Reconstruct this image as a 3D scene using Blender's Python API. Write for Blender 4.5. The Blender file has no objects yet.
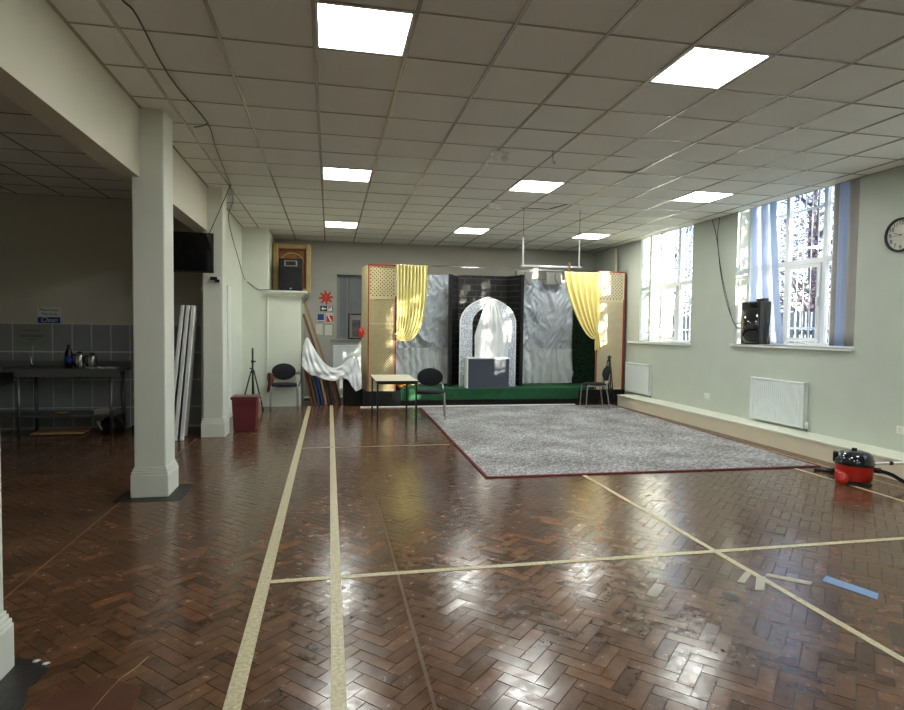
import bpy, bmesh, math, random
from mathutils import Vector, Matrix, noise
random.seed(7)
R = math.radians
C = bpy.context.scene.collection
scene = bpy.context.scene

# ------------------------------------------------------------------ camera, world, sun, exposure
F_PX, YAW, PITCH, ROLL, HC = 601.66, .2013, -.0422, .0126, 1.5
CEIL = 3.356
fw = Vector((math.sin(YAW)*math.cos(PITCH), math.cos(YAW)*math.cos(PITCH), math.sin(PITCH)))
rt = Vector((math.cos(YAW), -math.sin(YAW), 0)); up = rt.cross(fw)
r2 = rt*math.cos(ROLL)+up*math.sin(ROLL); u2 = up*math.cos(ROLL)-rt*math.sin(ROLL)
cam = bpy.data.cameras.new('camera'); co = bpy.data.objects.new('camera', cam); C.objects.link(co)
cam.sensor_fit = 'HORIZONTAL'; cam.sensor_width = 36; cam.lens = F_PX/904*36; cam.clip_start = .05; cam.clip_end = 300
co.matrix_world = Matrix(((r2.x, u2.x, -fw.x, 0), (r2.y, u2.y, -fw.y, 0), (r2.z, u2.z, -fw.z, HC), (0, 0, 0, 1)))
scene.camera = co
def project(x, y, z):
    d = Vector((x, y, z-HC)); k = d.dot(fw)
    return (452+F_PX*d.dot(r2)/k, 355-F_PX*d.dot(u2)/k) if k > .05 else (-9999, -9999)

SUN_EL, SUN_TAN = 8.5, .66
world = bpy.data.worlds.new('world'); scene.world = world; world.use_nodes = True
wn = world.node_tree.nodes; wl = world.node_tree.links
sky = wn.new('ShaderNodeTexSky'); sky.sky_type = 'NISHITA'; sky.sun_disc = False
sky.sun_elevation = R(18); sky.air_density = 1.2; sky.dust_density = .6; sky.ozone_density = 2.5
sky.sun_rotation = math.atan2(SUN_TAN, -1)
bg = wn['Background']; bg.inputs['Strength'].default_value = .5
wl.new(sky.outputs[0], bg.inputs['Color'])
sun = bpy.data.lights.new('sun', 'SUN'); so = bpy.data.objects.new('sun', sun); C.objects.link(so)
sun.energy = 18; sun.angle = R(.6); sun.color = (1, .87, .66)
sd = Vector((-SUN_TAN, 1, 0)).normalized()*math.cos(R(SUN_EL)); sd.z = -math.sin(R(SUN_EL))
so.rotation_euler = sd.to_track_quat('-Z', 'Y').to_euler(); so.location = (12, -12, 9)
LED = 13.5
vs = scene.view_settings; vs.view_transform = 'Standard'; vs.look = 'None'; vs.exposure = 1.38; vs.gamma = 1; vs.use_curve_mapping = False

# ------------------------------------------------------------------ materials
def lin(c):
    return tuple((v/255/12.92 if v/255 <= .04045 else ((v/255+.055)/1.055)**2.4) for v in c)
def mat(name, col, rough=.6, metal=0, var=.0, vscale=6, bump=0, bscale=40, col2=None, coat=0, spec=.5, trans=0, sheen=0, stretch=None):
    m = bpy.data.materials.new(name); m.use_nodes = True
    n = m.node_tree.nodes; l = m.node_tree.links; b = n['Principled BSDF']
    c = lin(col)
    b.inputs['Base Color'].default_value = (*c, 1); b.inputs['Roughness'].default_value = rough
    b.inputs['Metallic'].default_value = metal; b.inputs['Coat Weight'].default_value = coat
    b.inputs['Specular IOR Level'].default_value = spec; b.inputs['Transmission Weight'].default_value = trans
    b.inputs['Sheen Weight'].default_value = sheen
    tc = n.new('ShaderNodeTexCoord'); src = tc.outputs['Object']
    if stretch:
        mp = n.new('ShaderNodeMapping'); mp.inputs['Scale'].default_value = stretch; l.new(src, mp.inputs[0]); src = mp.outputs[0]
    if var or col2:
        t = n.new('ShaderNodeTexNoise'); t.inputs['Scale'].default_value = vscale; t.inputs['Detail'].default_value = 5
        l.new(src, t.inputs['Vector'])
        rp = n.new('ShaderNodeValToRGB'); l.new(t.outputs['Fac'], rp.inputs[0])
        rp.color_ramp.elements[0].position = .3; rp.color_ramp.elements[1].position = .7
        a = c; d = lin(col2) if col2 else tuple(min(1, v*(1+var)) for v in c)
        if not col2: a = tuple(v*(1-var) for v in c)
        rp.color_ramp.elements[0].color = (*a, 1); rp.color_ramp.elements[1].color = (*d, 1)
        l.new(rp.outputs[0], b.inputs['Base Color'])
    if bump:
        t = n.new('ShaderNodeTexNoise'); t.inputs['Scale'].default_value = bscale; t.inputs['Detail'].default_value = 4
        l.new(src, t.inputs['Vector'])
        bp = n.new('ShaderNodeBump'); bp.inputs['Strength'].default_value = bump; bp.inputs['Distance'].default_value = .01
        l.new(t.outputs['Fac'], bp.inputs['Height']); l.new(bp.outputs[0], b.inputs['Normal'])
    return m
def emis(name, col, s):
    m = bpy.data.materials.new(name); m.use_nodes = True; n = m.node_tree.nodes; l = m.node_tree.links
    n.remove(n['Principled BSDF']); e = n.new('ShaderNodeEmission'); e.inputs[0].default_value = (*col, 1); e.inputs[1].default_value = s
    l.new(e.outputs[0], n['Material Output'].inputs[0]); return m
def glass(name, tint=(.93, .97, 1), gl=.06):
    m = bpy.data.materials.new(name); m.use_nodes = True; n = m.node_tree.nodes; l = m.node_tree.links
    n.remove(n['Principled BSDF']); t = n.new('ShaderNodeBsdfTransparent'); t.inputs[0].default_value = (*tint, 1)
    g = n.new('ShaderNodeBsdfGlossy'); g.inputs['Roughness'].default_value = .02
    mx = n.new('ShaderNodeMixShader'); mx.inputs[0].default_value = gl
    l.new(t.outputs[0], mx.inputs[1]); l.new(g.outputs[0], mx.inputs[2]); l.new(mx.outputs[0], n['Material Output'].inputs[0]); return m
def sheer(name, col, tr=.5, rough=.6, through=.0):
    m = bpy.data.materials.new(name); m.use_nodes = True; n = m.node_tree.nodes; l = m.node_tree.links
    b = n['Principled BSDF']; b.inputs['Base Color'].default_value = (*lin(col), 1); b.inputs['Roughness'].default_value = rough
    t = n.new('ShaderNodeBsdfTranslucent'); t.inputs[0].default_value = (*lin(col), 1)
    mx = n.new('ShaderNodeMixShader'); mx.inputs[0].default_value = tr
    l.new(b.outputs[0], mx.inputs[1]); l.new(t.outputs[0], mx.inputs[2]); out = mx
    if through:
        tp = n.new('ShaderNodeBsdfTransparent'); m2 = n.new('ShaderNodeMixShader'); m2.inputs[0].default_value = through
        l.new(mx.outputs[0], m2.inputs[1]); l.new(tp.outputs[0], m2.inputs[2]); out = m2
    l.new(out.outputs[0], n['Material Output'].inputs[0]); return m

M = {}
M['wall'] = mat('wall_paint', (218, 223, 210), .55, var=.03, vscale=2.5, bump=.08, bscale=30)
M['wall_r'] = mat('wall_paint_darkened', (194, 201, 190), .55, var=.03, vscale=2.5, bump=.08, bscale=30)  # wall paint darkened to offset the strong light on the window side
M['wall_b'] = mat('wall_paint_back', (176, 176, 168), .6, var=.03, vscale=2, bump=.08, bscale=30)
M['kwall'] = mat('kitchen_paint', (206, 202, 188), .6, var=.04, vscale=2)
M['column'] = mat('column_paint', (222, 224, 212), .45, var=.02, vscale=3, bump=.06, bscale=25)
M['beam'] = mat('beam_paint', (214, 210, 190), .5, var=.03, vscale=2, bump=.05, bscale=25)
M['ledge'] = mat('ledge_paint', (228, 218, 194), .5, var=.03, vscale=3)
M['ledgetop'] = mat('ledge_top_paint', (230, 232, 216), .45)
M['tile'] = mat('ceiling_tile', (226, 225, 216), .9, var=.03, vscale=1.2, bump=.15, bscale=160)
M['tee'] = mat('ceiling_tee', (168, 160, 144), .25, spec=.8)
M['void'] = mat('ceiling_void', (40, 36, 32), .9)
M['white'] = mat('white_paint', (235, 236, 232), .35)
M['upvc'] = mat('white_upvc', (238, 240, 244), .25)
M['rad'] = mat('radiator_enamel', (236, 242, 242), .3)
M['black'] = mat('black_plastic', (18, 18, 19), .4)
M['blackm'] = mat('black_matt', (14, 14, 15), .85)
M['blackgloss'] = mat('black_gloss', (12, 13, 16), .08, coat=.6)
M['navy'] = mat('dark_gloss_lid', (14, 15, 24), .07, coat=1)
M['red'] = mat('red_plastic', (190, 38, 24), .3, coat=.3)
M['chrome'] = mat('chrome', (200, 200, 200), .18, 1)
M['steelg'] = mat('grey_steel_tube', (165, 165, 160), .35, .8)
M['steel'] = mat('stainless_steel', (130, 134, 138), .35, .9, var=.06, vscale=5)
M['fabric'] = mat('black_upholstery', (20, 21, 26), .9, bump=.2, bscale=200)
M['satin'] = mat('white_satin', (222, 224, 226), .3, .15, sheen=.4)
M['silver'] = mat('silver_satin', (212, 220, 230), .38, .1, var=.05, vscale=4, bump=.4, bscale=22, sheen=.3)
M['silverl'] = mat('pale_silver_satin', (232, 238, 242), .38, .05, var=.04, vscale=4, bump=.3, bscale=22, sheen=.3)
M['yellow'] = mat('yellow_fabric', (240, 230, 156), .5, var=.05, vscale=3, sheen=.3)
M['gold'] = mat('gold_satin', (232, 212, 132), .35, .1, var=.06, vscale=3, sheen=.3)
M['gframe'] = mat('gilt_frame', (176, 154, 104), .4, .5, var=.12, vscale=8)
M['jali'] = mat('golden_lattice', (208, 194, 150), .5, var=.08, vscale=6)
M['jalil'] = mat('cream_lattice', (216, 204, 172), .5, var=.05, vscale=6)
M['jback'] = mat('lattice_backing', (156, 142, 106), .6, var=.08, vscale=10)
M['jbackl'] = mat('lattice_backing_pale', (206, 190, 158), .6, var=.05, vscale=10)
M['rededge'] = mat('red_edge_tape', (150, 50, 36), .5, var=.1, vscale=8)
M['green'] = mat('green_felt', (28, 80, 48), .95, var=.2, vscale=12, bump=.3, bscale=180)
M['leafg'] = mat('artificial_leaf', (24, 66, 40), .6, var=.3, vscale=6)
M['hedgeb'] = mat('hedge_backing', (12, 34, 22), .9)
M['brick'] = mat('black_brick', (17, 17, 20), .55, var=.25, vscale=9, bump=.3, bscale=50)
M['mortar'] = mat('pale_mortar', (104, 100, 94), .8)
M['slate'] = mat('slate_laminate', (66, 72, 84), .35)
M['wood'] = mat('brown_board', (118, 78, 46), .5, var=.2, vscale=4, stretch=(8, 8, 1))
M['woodp'] = mat('pale_board', (170, 136, 98), .55, var=.15, vscale=4, stretch=(8, 8, 1))
M['woodd'] = mat('dark_board', (60, 42, 32), .6, var=.2, vscale=4, stretch=(8, 8, 1))
M['blue'] = mat('blue_board', (36, 62, 110), .5)
M['maroon'] = mat('maroon_plastic', (96, 34, 42), .4)
M['tabletop'] = mat('cream_laminate', (226, 220, 198), .4)
M['line'] = mat('cream_floor_paint', (214, 205, 172), .4, col2=(168, 156, 118), vscale=55)
M['linethin'] = mat('worn_line_paint', (176, 160, 126), .4, col2=(140, 118, 88), vscale=50)
M['ghost'] = mat('worn_orange_line', (98, 70, 48), .3, col2=(84, 58, 41), vscale=30)
M['gtape'] = mat('grey_tape', (172, 168, 150), .5, var=.1, vscale=30)
M['btape'] = mat('blue_tape', (120, 150, 190), .45, var=.06, vscale=20)
M['bitumen'] = mat('black_bitumen', (40, 36, 34), .45, var=.4, vscale=14, bump=.5, bscale=40)
M['redwood'] = mat('red_brown_board', (86, 54, 42), .3, var=.15, vscale=10)
M['paper'] = mat('white_paper', (220, 218, 206), .7)
M['papergrey'] = mat('grey_paper', (150, 150, 144), .7)
M['sblue'] = mat('sign_blue', (30, 70, 140), .5)
M['sred'] = mat('sign_red', (206, 52, 36), .5)
M['sgreen'] = mat('sign_dark_green', (22, 52, 46), .5)
M['swhite'] = mat('sign_white', (230, 230, 224), .5)
M['ktile'] = mat('grey_wall_tile', (150, 155, 160), .3, var=.07, vscale=2.5)
M['grout'] = mat('tile_grout', (220, 220, 214), .8)
M['cola'] = mat('dark_cola', (26, 12, 10), .15, coat=.5)
M['glass'] = glass('window_glass')
M['frost'] = mat('grey_frosted_pane', (128, 134, 140), .35, var=.08, vscale=3)
M['blind'] = sheer('blue_white_blind', (206, 218, 240), .4)
M['blindg'] = sheer('grey_blind', (184, 180, 176), .2)
M['net'] = sheer('white_net', (240, 242, 246), .55, through=.35)
M['bark'] = mat('bark', (72, 68, 74), .9, var=.3, vscale=8)
M['leaf1'] = sheer('autumn_leaf', (98, 84, 98), .35)
M['leaf2'] = sheer('grey_green_leaf', (104, 112, 122), .35)
M['grassout'] = mat('yard_ground', (120, 116, 110), .9, var=.2, vscale=1)
M['bar'] = mat('white_bar', (226, 228, 232), .4)
M['outb'] = mat('house_brick', (120, 74, 62), .9, var=.15, vscale=8)
M['slateroof'] = mat('roof_slate', (74, 78, 90), .7, var=.1, vscale=4)
M['led'] = emis('led_diffuser', (.97, 1, .95), LED)
M['bulb'] = mat('lamp_lens', (220, 222, 220), .15)
M['orange'] = mat('orange_petal', (226, 150, 36), .6)
M['rust'] = mat('rust_cloth', (110, 50, 36), .85)
M['pink'] = mat('pink_plaster', (176, 128, 112), .8)
M['skinpic'] = mat('picture_print', (120, 112, 116), .5, var=.4, vscale=7, col2=(60, 50, 56))
M['artp'] = mat('orange_print', (120, 58, 30), .5, col2=(160, 116, 44), vscale=6)
M['wash'] = mat('rug_border', (104, 26, 32), .8)

def rug_mat():
    m = mat('grey_woven_rug', (150, 146, 144), .95); n = m.node_tree.nodes; l = m.node_tree.links; b = n['Principled BSDF']
    tc = n.new('ShaderNodeTexCoord')
    def streak(sx, sy, sc, rot=0):
        mp = n.new('ShaderNodeMapping'); mp.inputs['Scale'].default_value = (sx, sy, 1); mp.inputs['Rotation'].default_value = (0, 0, rot)
        l.new(tc.outputs['Object'], mp.inputs[0]); t = n.new('ShaderNodeTexNoise'); t.inputs['Scale'].default_value = sc; t.inputs['Detail'].default_value = 3
        l.new(mp.outputs[0], t.inputs['Vector']); return t.outputs['Fac']
    a = streak(11, 2.4, 6.5); c = streak(2.4, 10, 6.0); d = streak(1, 1, 1.8)
    ad = n.new('ShaderNodeMath'); ad.operation = 'ADD'; l.new(a, ad.inputs[0]); l.new(c, ad.inputs[1])
    ad2 = n.new('ShaderNodeMath'); ad2.operation = 'MULTIPLY_ADD'; l.new(d, ad2.inputs[0]); ad2.inputs[1].default_value = .5; l.new(ad.outputs[0], ad2.inputs[2])
    rp = n.new('ShaderNodeValToRGB'); mr = n.new('ShaderNodeMapRange'); mr.inputs[1].default_value = .95; mr.inputs[2].default_value = 1.55
    l.new(ad2.outputs[0], mr.inputs[0]); l.new(mr.outputs[0], rp.inputs[0])
    e = rp.color_ramp.elements; e[0].color = (*lin((74, 70, 70)), 1); e[1].color = (*lin((214, 214, 216)), 1)
    x = e.new(.4); x.color = (*lin((126, 121, 118)), 1); x = e.new(.62); x.color = (*lin((156, 154, 155)), 1)
    l.new(rp.outputs[0], b.inputs['Base Color'])
    return m
M['rug'] = rug_mat()

def parquet_mat():
    m = bpy.data.materials.new('varnished_parquet'); m.use_nodes = True; n = m.node_tree.nodes; l = m.node_tree.links; b = n['Principled BSDF']
    at = n.new('ShaderNodeAttribute'); at.attribute_name = 'rnd'
    rp = n.new('ShaderNodeValToRGB'); l.new(at.outputs['Fac'], rp.inputs[0]); e = rp.color_ramp.elements
    cols = [(0, (78, 54, 40)), (.3, (94, 66, 48)), (.6, (102, 72, 51)), (.85, (111, 77, 54)), (1, (124, 84, 56))]
    e[0].color = (*lin(cols[0][1]), 1); e[1].color = (*lin(cols[-1][1]), 1)
    for p, c in cols[1:-1]: x = e.new(p); x.color = (*lin(c), 1)
    geo = n.new('ShaderNodeNewGeometry')
    def tex(scale, detail, rough, stretch=None, rot=0):
        t = n.new('ShaderNodeTexNoise'); t.inputs['Scale'].default_value = scale; t.inputs['Detail'].default_value = detail; t.inputs['Roughness'].default_value = rough
        if stretch:
            mp = n.new('ShaderNodeMapping'); mp.inputs['Scale'].default_value = stretch; mp.inputs['Rotation'].default_value = (0, 0, rot)
            l.new(geo.outputs['Position'], mp.inputs[0]); l.new(mp.outputs[0], t.inputs['Vector'])
        else: l.new(geo.outputs['Position'], t.inputs['Vector'])
        return t.outputs['Fac']
    grain = tex(40, 9, .72, (1, 6, 1), R(45)); grain2 = tex(40, 9, .72, (6, 1, 1), R(45)); cloud = tex(3.2, 4, .6); mott = tex(14, 5, .65)
    mg = n.new('ShaderNodeMix'); l.new(at.outputs['Fac'], mg.inputs[0]); l.new(grain, mg.inputs['A']); l.new(grain2, mg.inputs['B'])
    sm = n.new('ShaderNodeMath'); sm.operation = 'ADD'; l.new(mg.outputs['Result'], sm.inputs[0]); l.new(mott, sm.inputs[1])
    sm2 = n.new('ShaderNodeMath'); sm2.operation = 'ADD'; l.new(sm.outputs[0], sm2.inputs[0]); l.new(cloud, sm2.inputs[1])
    mr = n.new('ShaderNodeMapRange'); mr.inputs[1].default_value = 1.1; mr.inputs[2].default_value = 1.95; mr.inputs[3].default_value = .45; mr.inputs[4].default_value = 1.35
    l.new(sm2.outputs[0], mr.inputs[0])
    vm = n.new('ShaderNodeVectorMath'); vm.operation = 'SCALE'; l.new(rp.outputs[0], vm.inputs[0]); l.new(mr.outputs[0], vm.inputs['Scale'])
    l.new(vm.outputs[0], b.inputs['Base Color'])
    rr = n.new('ShaderNodeMapRange'); rr.inputs[1].default_value = .3; rr.inputs[2].default_value = .7; rr.inputs[3].default_value = .10; rr.inputs[4].default_value = .30
    l.new(mott, rr.inputs[0]); l.new(rr.outputs[0], b.inputs['Roughness'])
    b.inputs['Specular IOR Level'].default_value = .62
    bp = n.new('ShaderNodeBump'); bp.inputs['Strength'].default_value = .12; bp.inputs['Distance'].default_value = .004
    l.new(mott, bp.inputs['Height']); l.new(bp.outputs[0], b.inputs['Normal'])
    return m
M['parquet'] = parquet_mat()
M['joint'] = mat('floor_joint', (22, 16, 13), .5)

def damask():
    m = mat('damask_arch_paper', (205, 208, 216), .5); n = m.node_tree.nodes; l = m.node_tree.links; b = n['Principled BSDF']
    tc = n.new('ShaderNodeTexCoord'); v = n.new('ShaderNodeTexVoronoi'); v.feature = 'DISTANCE_TO_EDGE'; v.inputs['Scale'].default_value = 26
    l.new(tc.outputs['Object'], v.inputs['Vector']); r = n.new('ShaderNodeValToRGB'); l.new(v.outputs['Distance'], r.inputs[0])
    r.color_ramp.elements[0].position = .06; r.color_ramp.elements[0].color = (*lin((222, 226, 234)), 1)
    r.color_ramp.elements[1].position = .16; r.color_ramp.elements[1].color = (*lin((158, 164, 178)), 1)
    l.new(r.outputs[0], b.inputs['Base Color']); return m
M['damask'] = damask()

# ------------------------------------------------------------------ mesh helpers
class MB:
    def __init__(s): s.v = []; s.f = []
    def add(s, v, f):
        k = len(s.v); s.v += [tuple(p) for p in v]; s.f += [tuple(i+k for i in q) for q in f]; return s
    def bx(s, x0, x1, y0, y1, z0, z1):
        v = [(x, y, z) for z in (z0, z1) for y in (y0, y1) for x in (x0, x1)]
        return s.add(v, [(0, 2, 3, 1), (4, 5, 7, 6), (0, 1, 5, 4), (2, 6, 7, 3), (0, 4, 6, 2), (1, 3, 7, 5)])
    def bar(s, p0, p1, w, t, upv=(0, 0, 1)):
        p0 = Vector(p0); p1 = Vector(p1); d = (p1-p0).normalized(); a = d.cross(Vector(upv))
        if a.length < 1e-4: a = d.cross(Vector((0, 1, 0)))
        a.normalize(); b = a.cross(d).normalized(); v = []
        for p in (p0, p1):
            for sa, sb in ((-1, -1), (1, -1), (1, 1), (-1, 1)): v.append(p+a*(sa*w/2)+b*(sb*t/2))
        return s.add(v, [(0, 1, 2, 3), (7, 6, 5, 4), (0, 4, 5, 1), (1, 5, 6, 2), (2, 6, 7, 3), (3, 7, 4, 0)])
    def tube(s, path, r, n=8, cap=True):
        path = [Vector(p) for p in path]; m = len(path); rs = r if isinstance(r, (list, tuple)) else [r]*m
        t0 = (path[1]-path[0]).normalized(); a = t0.orthogonal().normalized(); v = []
        for i, p in enumerate(path):
            t = (path[min(i+1, m-1)]-path[max(i-1, 0)]).normalized()
            a = (a-t*a.dot(t)).normalized(); b = t.cross(a)
            v += [p+(a*math.cos(2*math.pi*k/n)+b*math.sin(2*math.pi*k/n))*rs[i] for k in range(n)]
        f = [(i*n+k, i*n+(k+1) % n, (i+1)*n+(k+1) % n, (i+1)*n+k) for i in range(m-1) for k in range(n)]
        if cap: f += [tuple(range(n-1, -1, -1)), tuple(range((m-1)*n, m*n))]
        return s.add(v, f)
    def cyl(s, p0, p1, r0, r1=None, n=16): return s.tube([p0, p1], [r0, r0 if r1 is None else r1], n)
    def lathe(s, prof, n=20, c=(0, 0, 0), axis='z'):
        v = []
        for r, z in prof:
            for k in range(n):
                a = 2*math.pi*k/n; q = (r*math.cos(a), r*math.sin(a), z)
                if axis == 'y': q = (q[0], q[2], q[1])
                if axis == 'x': q = (q[2], q[0], q[1])
                v.append((q[0]+c[0], q[1]+c[1], q[2]+c[2]))
        m = len(prof); f = [(i*n+k, i*n+(k+1) % n, (i+1)*n+(k+1) % n, (i+1)*n+k) for i in range(m-1) for k in range(n)]
        f += [tuple(range(n-1, -1, -1)), tuple(range((m-1)*n, m*n))]
        return s.add(v, f)
    def prism(s, poly, y0, y1, fn=lambda a, b, y: (a, y, b)):
        n = len(poly); v = [fn(a, b, y0) for a, b in poly]+[fn(a, b, y1) for a, b in poly]
        f = [tuple(range(n)), tuple(range(2*n-1, n-1, -1))]+[(i, i+n, (i+1) % n+n, (i+1) % n) for i in range(n)]
        return s.add(v, f)
    def grid(s, fn, nu, nv):
        v = [fn(i/nu, j/nv) for j in range(nv+1) for i in range(nu+1)]
        f = [(j*(nu+1)+i, j*(nu+1)+i+1, (j+1)*(nu+1)+i+1, (j+1)*(nu+1)+i) for j in range(nv) for i in range(nu)]
        return s.add(v, f)
    def mesh(s, name, m, smooth=False):
        me = bpy.data.meshes.new(name); me.from_pydata(s.v, [], s.f)
        bm = bmesh.new(); bm.from_mesh(me); bmesh.ops.recalc_face_normals(bm, faces=bm.faces); bm.to_mesh(me); bm.free()
        if smooth:
            for p in me.polygons: p.use_smooth = True
        if m: me.materials.append(M[m])
        return me
    def build(s, name, m, parent=None, smooth=False, bevel=0, solid=0, label=None):
        o = bpy.data.objects.new(name, s.mesh(name, m, smooth)); C.objects.link(o)
        if parent: o.parent = parent
        if solid: d = o.modifiers.new('solid', 'SOLIDIFY'); d.thickness = solid; d.offset = 0
        if bevel: d = o.modifiers.new('bevel', 'BEVEL'); d.width = bevel; d.segments = 2; d.limit_method = 'ANGLE'
        if label: o['label'] = label
        return o
def tag(o, label, cat, group=None):
    o['label'] = label; o['category'] = cat
    if group: o['group'] = group
    return o
def thing(name, label, cat, loc=(0, 0, 0), rz=0, group=None):
    o = bpy.data.objects.new(name, None); C.objects.link(o); o.location = loc; o.rotation_euler = (0, 0, rz); o.empty_display_size = .1
    return tag(o, label, cat, group)
def struct(o, label=None):
    o['kind'] = 'structure'
    if label: o['label'] = label
    return o
def sroot(name, loc=(0, 0, 0)):
    o = bpy.data.objects.new(name, None); C.objects.link(o); o.location = loc; return struct(o)
def part(src, parent, name=None, loc=None):
    c = src.copy(); C.objects.link(c); c.parent = parent
    if loc is not None: c.location = loc
    return c
def text(s, size, m, parent, name='lettering', loc=(0, 0, 0), rot=(math.pi/2, 0, 0), align='CENTER', shear=0, ext=.0008):
    cu = bpy.data.curves.new(name, 'FONT'); cu.body = s; cu.size = size; cu.align_x = align; cu.align_y = 'CENTER'; cu.extrude = ext; cu.shear = shear
    t = bpy.data.objects.new('tmp', cu); C.objects.link(t)
    bpy.context.view_layer.update(); dg = bpy.context.evaluated_depsgraph_get()
    me = bpy.data.meshes.new_from_object(t.evaluated_get(dg)); bpy.data.objects.remove(t)
    me.materials.clear(); me.materials.append(M[m])
    o = bpy.data.objects.new(name, me); C.objects.link(o); o.parent = parent; o.location = loc; o.rotation_euler = rot
    return o
def lerp(a, b, t): return a+(b-a)*t
def smoothpath(pts, n=6):
    pts = [Vector(p) for p in pts]; out = []
    for i in range(len(pts)-1):
        p0 = pts[max(i-1, 0)]; p1 = pts[i]; p2 = pts[i+1]; p3 = pts[min(i+2, len(pts)-1)]
        for k in range(n):
            t = k/n
            out.append(.5*((2*p1)+(p2-p0)*t+(2*p0-5*p1+4*p2-p3)*t*t+(3*p1-p0-3*p2+p3)*t**3))
    return out+[pts[-1]]

# ------------------------------------------------------------------ dimensions of the room
XR, YB, XW, YK = 6.15, 13.3, -1.6, 9.58       # right wall, back wall, left wall face, kitchen back wall
XKL, YF = -6.2, -6.2                           # kitchen left wall, wall behind the camera
WIN = [(9.43, 11.2, 1.3), (6.1, 8.27, 1.33), (2.8, 4.95, 1.33)]
HEAD = 3.95

# ------------------------------------------------------------------ floor
fl = struct(MB().bx(XKL, XR, YF, YB, -.06, -.0035).build('floor', 'joint'), 'dark varnished herringbone parquet floor')
W_, N_ = .0715, 3
s2 = math.sqrt(.5)
blocks = []
def uv2w(u, v): return ((u-v)*s2, (u+v)*s2)
umax = int(18/W_)
for a in range(-60, 260):
    for b in range(-60, 260):
        k = (a-b) % (2*N_)
        if k == 0: r = (a, b, a+N_, b+1)
        elif k == 2*N_-1: r = (a, b, a+1, b+N_)
        else: continue
        cx, cy = uv2w((r[0]+r[2])/2*W_, (r[1]+r[3])/2*W_)
        if not (-4.9 < cx < 5.95 and .9 < cy < 12.6): continue
        if cx < -1.75 and cy > YK+.1: continue
        if .5 < cx and cy > 11.9: continue
        blocks.append((r, cx, cy))
def block_geo(r, cx, cy):
    g = .0011; out = []
    tx, ty = random.gauss(0, .006), random.gauss(0, .006); dz = random.uniform(-.0006, .0002)
    for z, e in ((-.006, 0), (0, .0009)):
        for u, v in ((r[0]*W_+g+e, r[1]*W_+g+e), (r[2]*W_-g-e, r[1]*W_+g+e), (r[2]*W_-g-e, r[3]*W_-g-e), (r[0]*W_+g+e, r[3]*W_-g-e)):
            x, y = uv2w(u, v); out.append((x, y, z if z < 0 else min(.0012, dz+(x-cx)*tx+(y-cy)*ty)))
    return out, [(4, 5, 6, 7), (0, 1, 5, 4), (1, 2, 6, 5), (2, 3, 7, 6), (3, 0, 4, 7)]
def block_mesh(name, geos, rn):
    v = []; f = []; at = []
    for (gv, gf), q in zip(geos, rn):
        k = len(v); v += gv; f += [tuple(i+k for i in p) for p in gf]; at += [q]*len(gf)
    me = bpy.data.meshes.new(name); me.from_pydata(v, [], f)
    a = me.attributes.new('rnd', 'FLOAT', 'FACE'); a.data.foreach_set('value', at); me.materials.append(M['parquet']); return me
def rndcol(cx, cy):
    q = random.random()*.8+.35*noise.noise((cx*.6, cy*.6, 3))+.12
    return max(0, min(1, q))
inframe = []
for b in blocks:
    px, py = project(b[1], b[2], 0)
    vis = -10 < px < 914 and py < 716 and not (px < 12)
    inframe.append((b[1]**2+b[2]**2+HC*HC if vis else 1e9))
order = sorted(range(len(blocks)), key=lambda i: inframe[i]); near = set(order[:300])
for i in order[:300]:
    me = block_mesh('parquet_block', [block_geo(*blocks[i])], [rndcol(*blocks[i][1:])])
    o = bpy.data.objects.new('parquet_block', me); C.objects.link(o); o.parent = fl
rest = [b for i, b in enumerate(blocks) if i not in near]
o = bpy.data.objects.new('parquet_blocks', block_mesh('parquet_blocks', [block_geo(*b) for b in rest], [rndcol(*b[1:]) for b in rest])); C.objects.link(o)
o.parent = fl; o['kind'] = 'stuff'

# ------------------------------------------------------------------ walls
def wall_with_openings():
    m = MB(); T = .74; x0, x1 = XR, XR+T
    ys = [YF]+[y for w in sorted(WIN) for y in w[:2]]+[YB+.4]
    for i in range(0, len(ys), 2): m.bx(x0, x1, ys[i], ys[i+1], 0, HEAD+.4)
    for a, b, s in WIN: m.bx(x0, x1, a, b, 0, s); m.bx(x0, x1, a, b, HEAD, HEAD+.4)
    return m
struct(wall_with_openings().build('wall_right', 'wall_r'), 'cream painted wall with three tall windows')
m = MB()                                       # back wall with the small window recess
bw = (.155, .93, 1.262, 2.665)
m.bx(XW-.5, bw[0], YB, YB+.3, 0, 3.8).bx(bw[1], XR, YB, YB+.3, 0, 3.8).bx(bw[0], bw[1], YB, YB+.3, 0, bw[2]).bx(bw[0], bw[1], YB, YB+.3, bw[3], 3.8).bx(bw[0], bw[1], YB+.27, YB+.3, bw[2], bw[3])
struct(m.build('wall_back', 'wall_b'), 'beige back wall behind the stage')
struct(MB().bx(XW-.15, XW, 8.9, YB, 0, 3.8).build('wall_left', 'wall'), 'cream wall beyond the columns')
struct(MB().bx(XW, -1.134, 11.8, YB, 0, 3.8).build('wall_breast', 'wall'), 'projecting cream wall breast beside the pillar')
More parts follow.
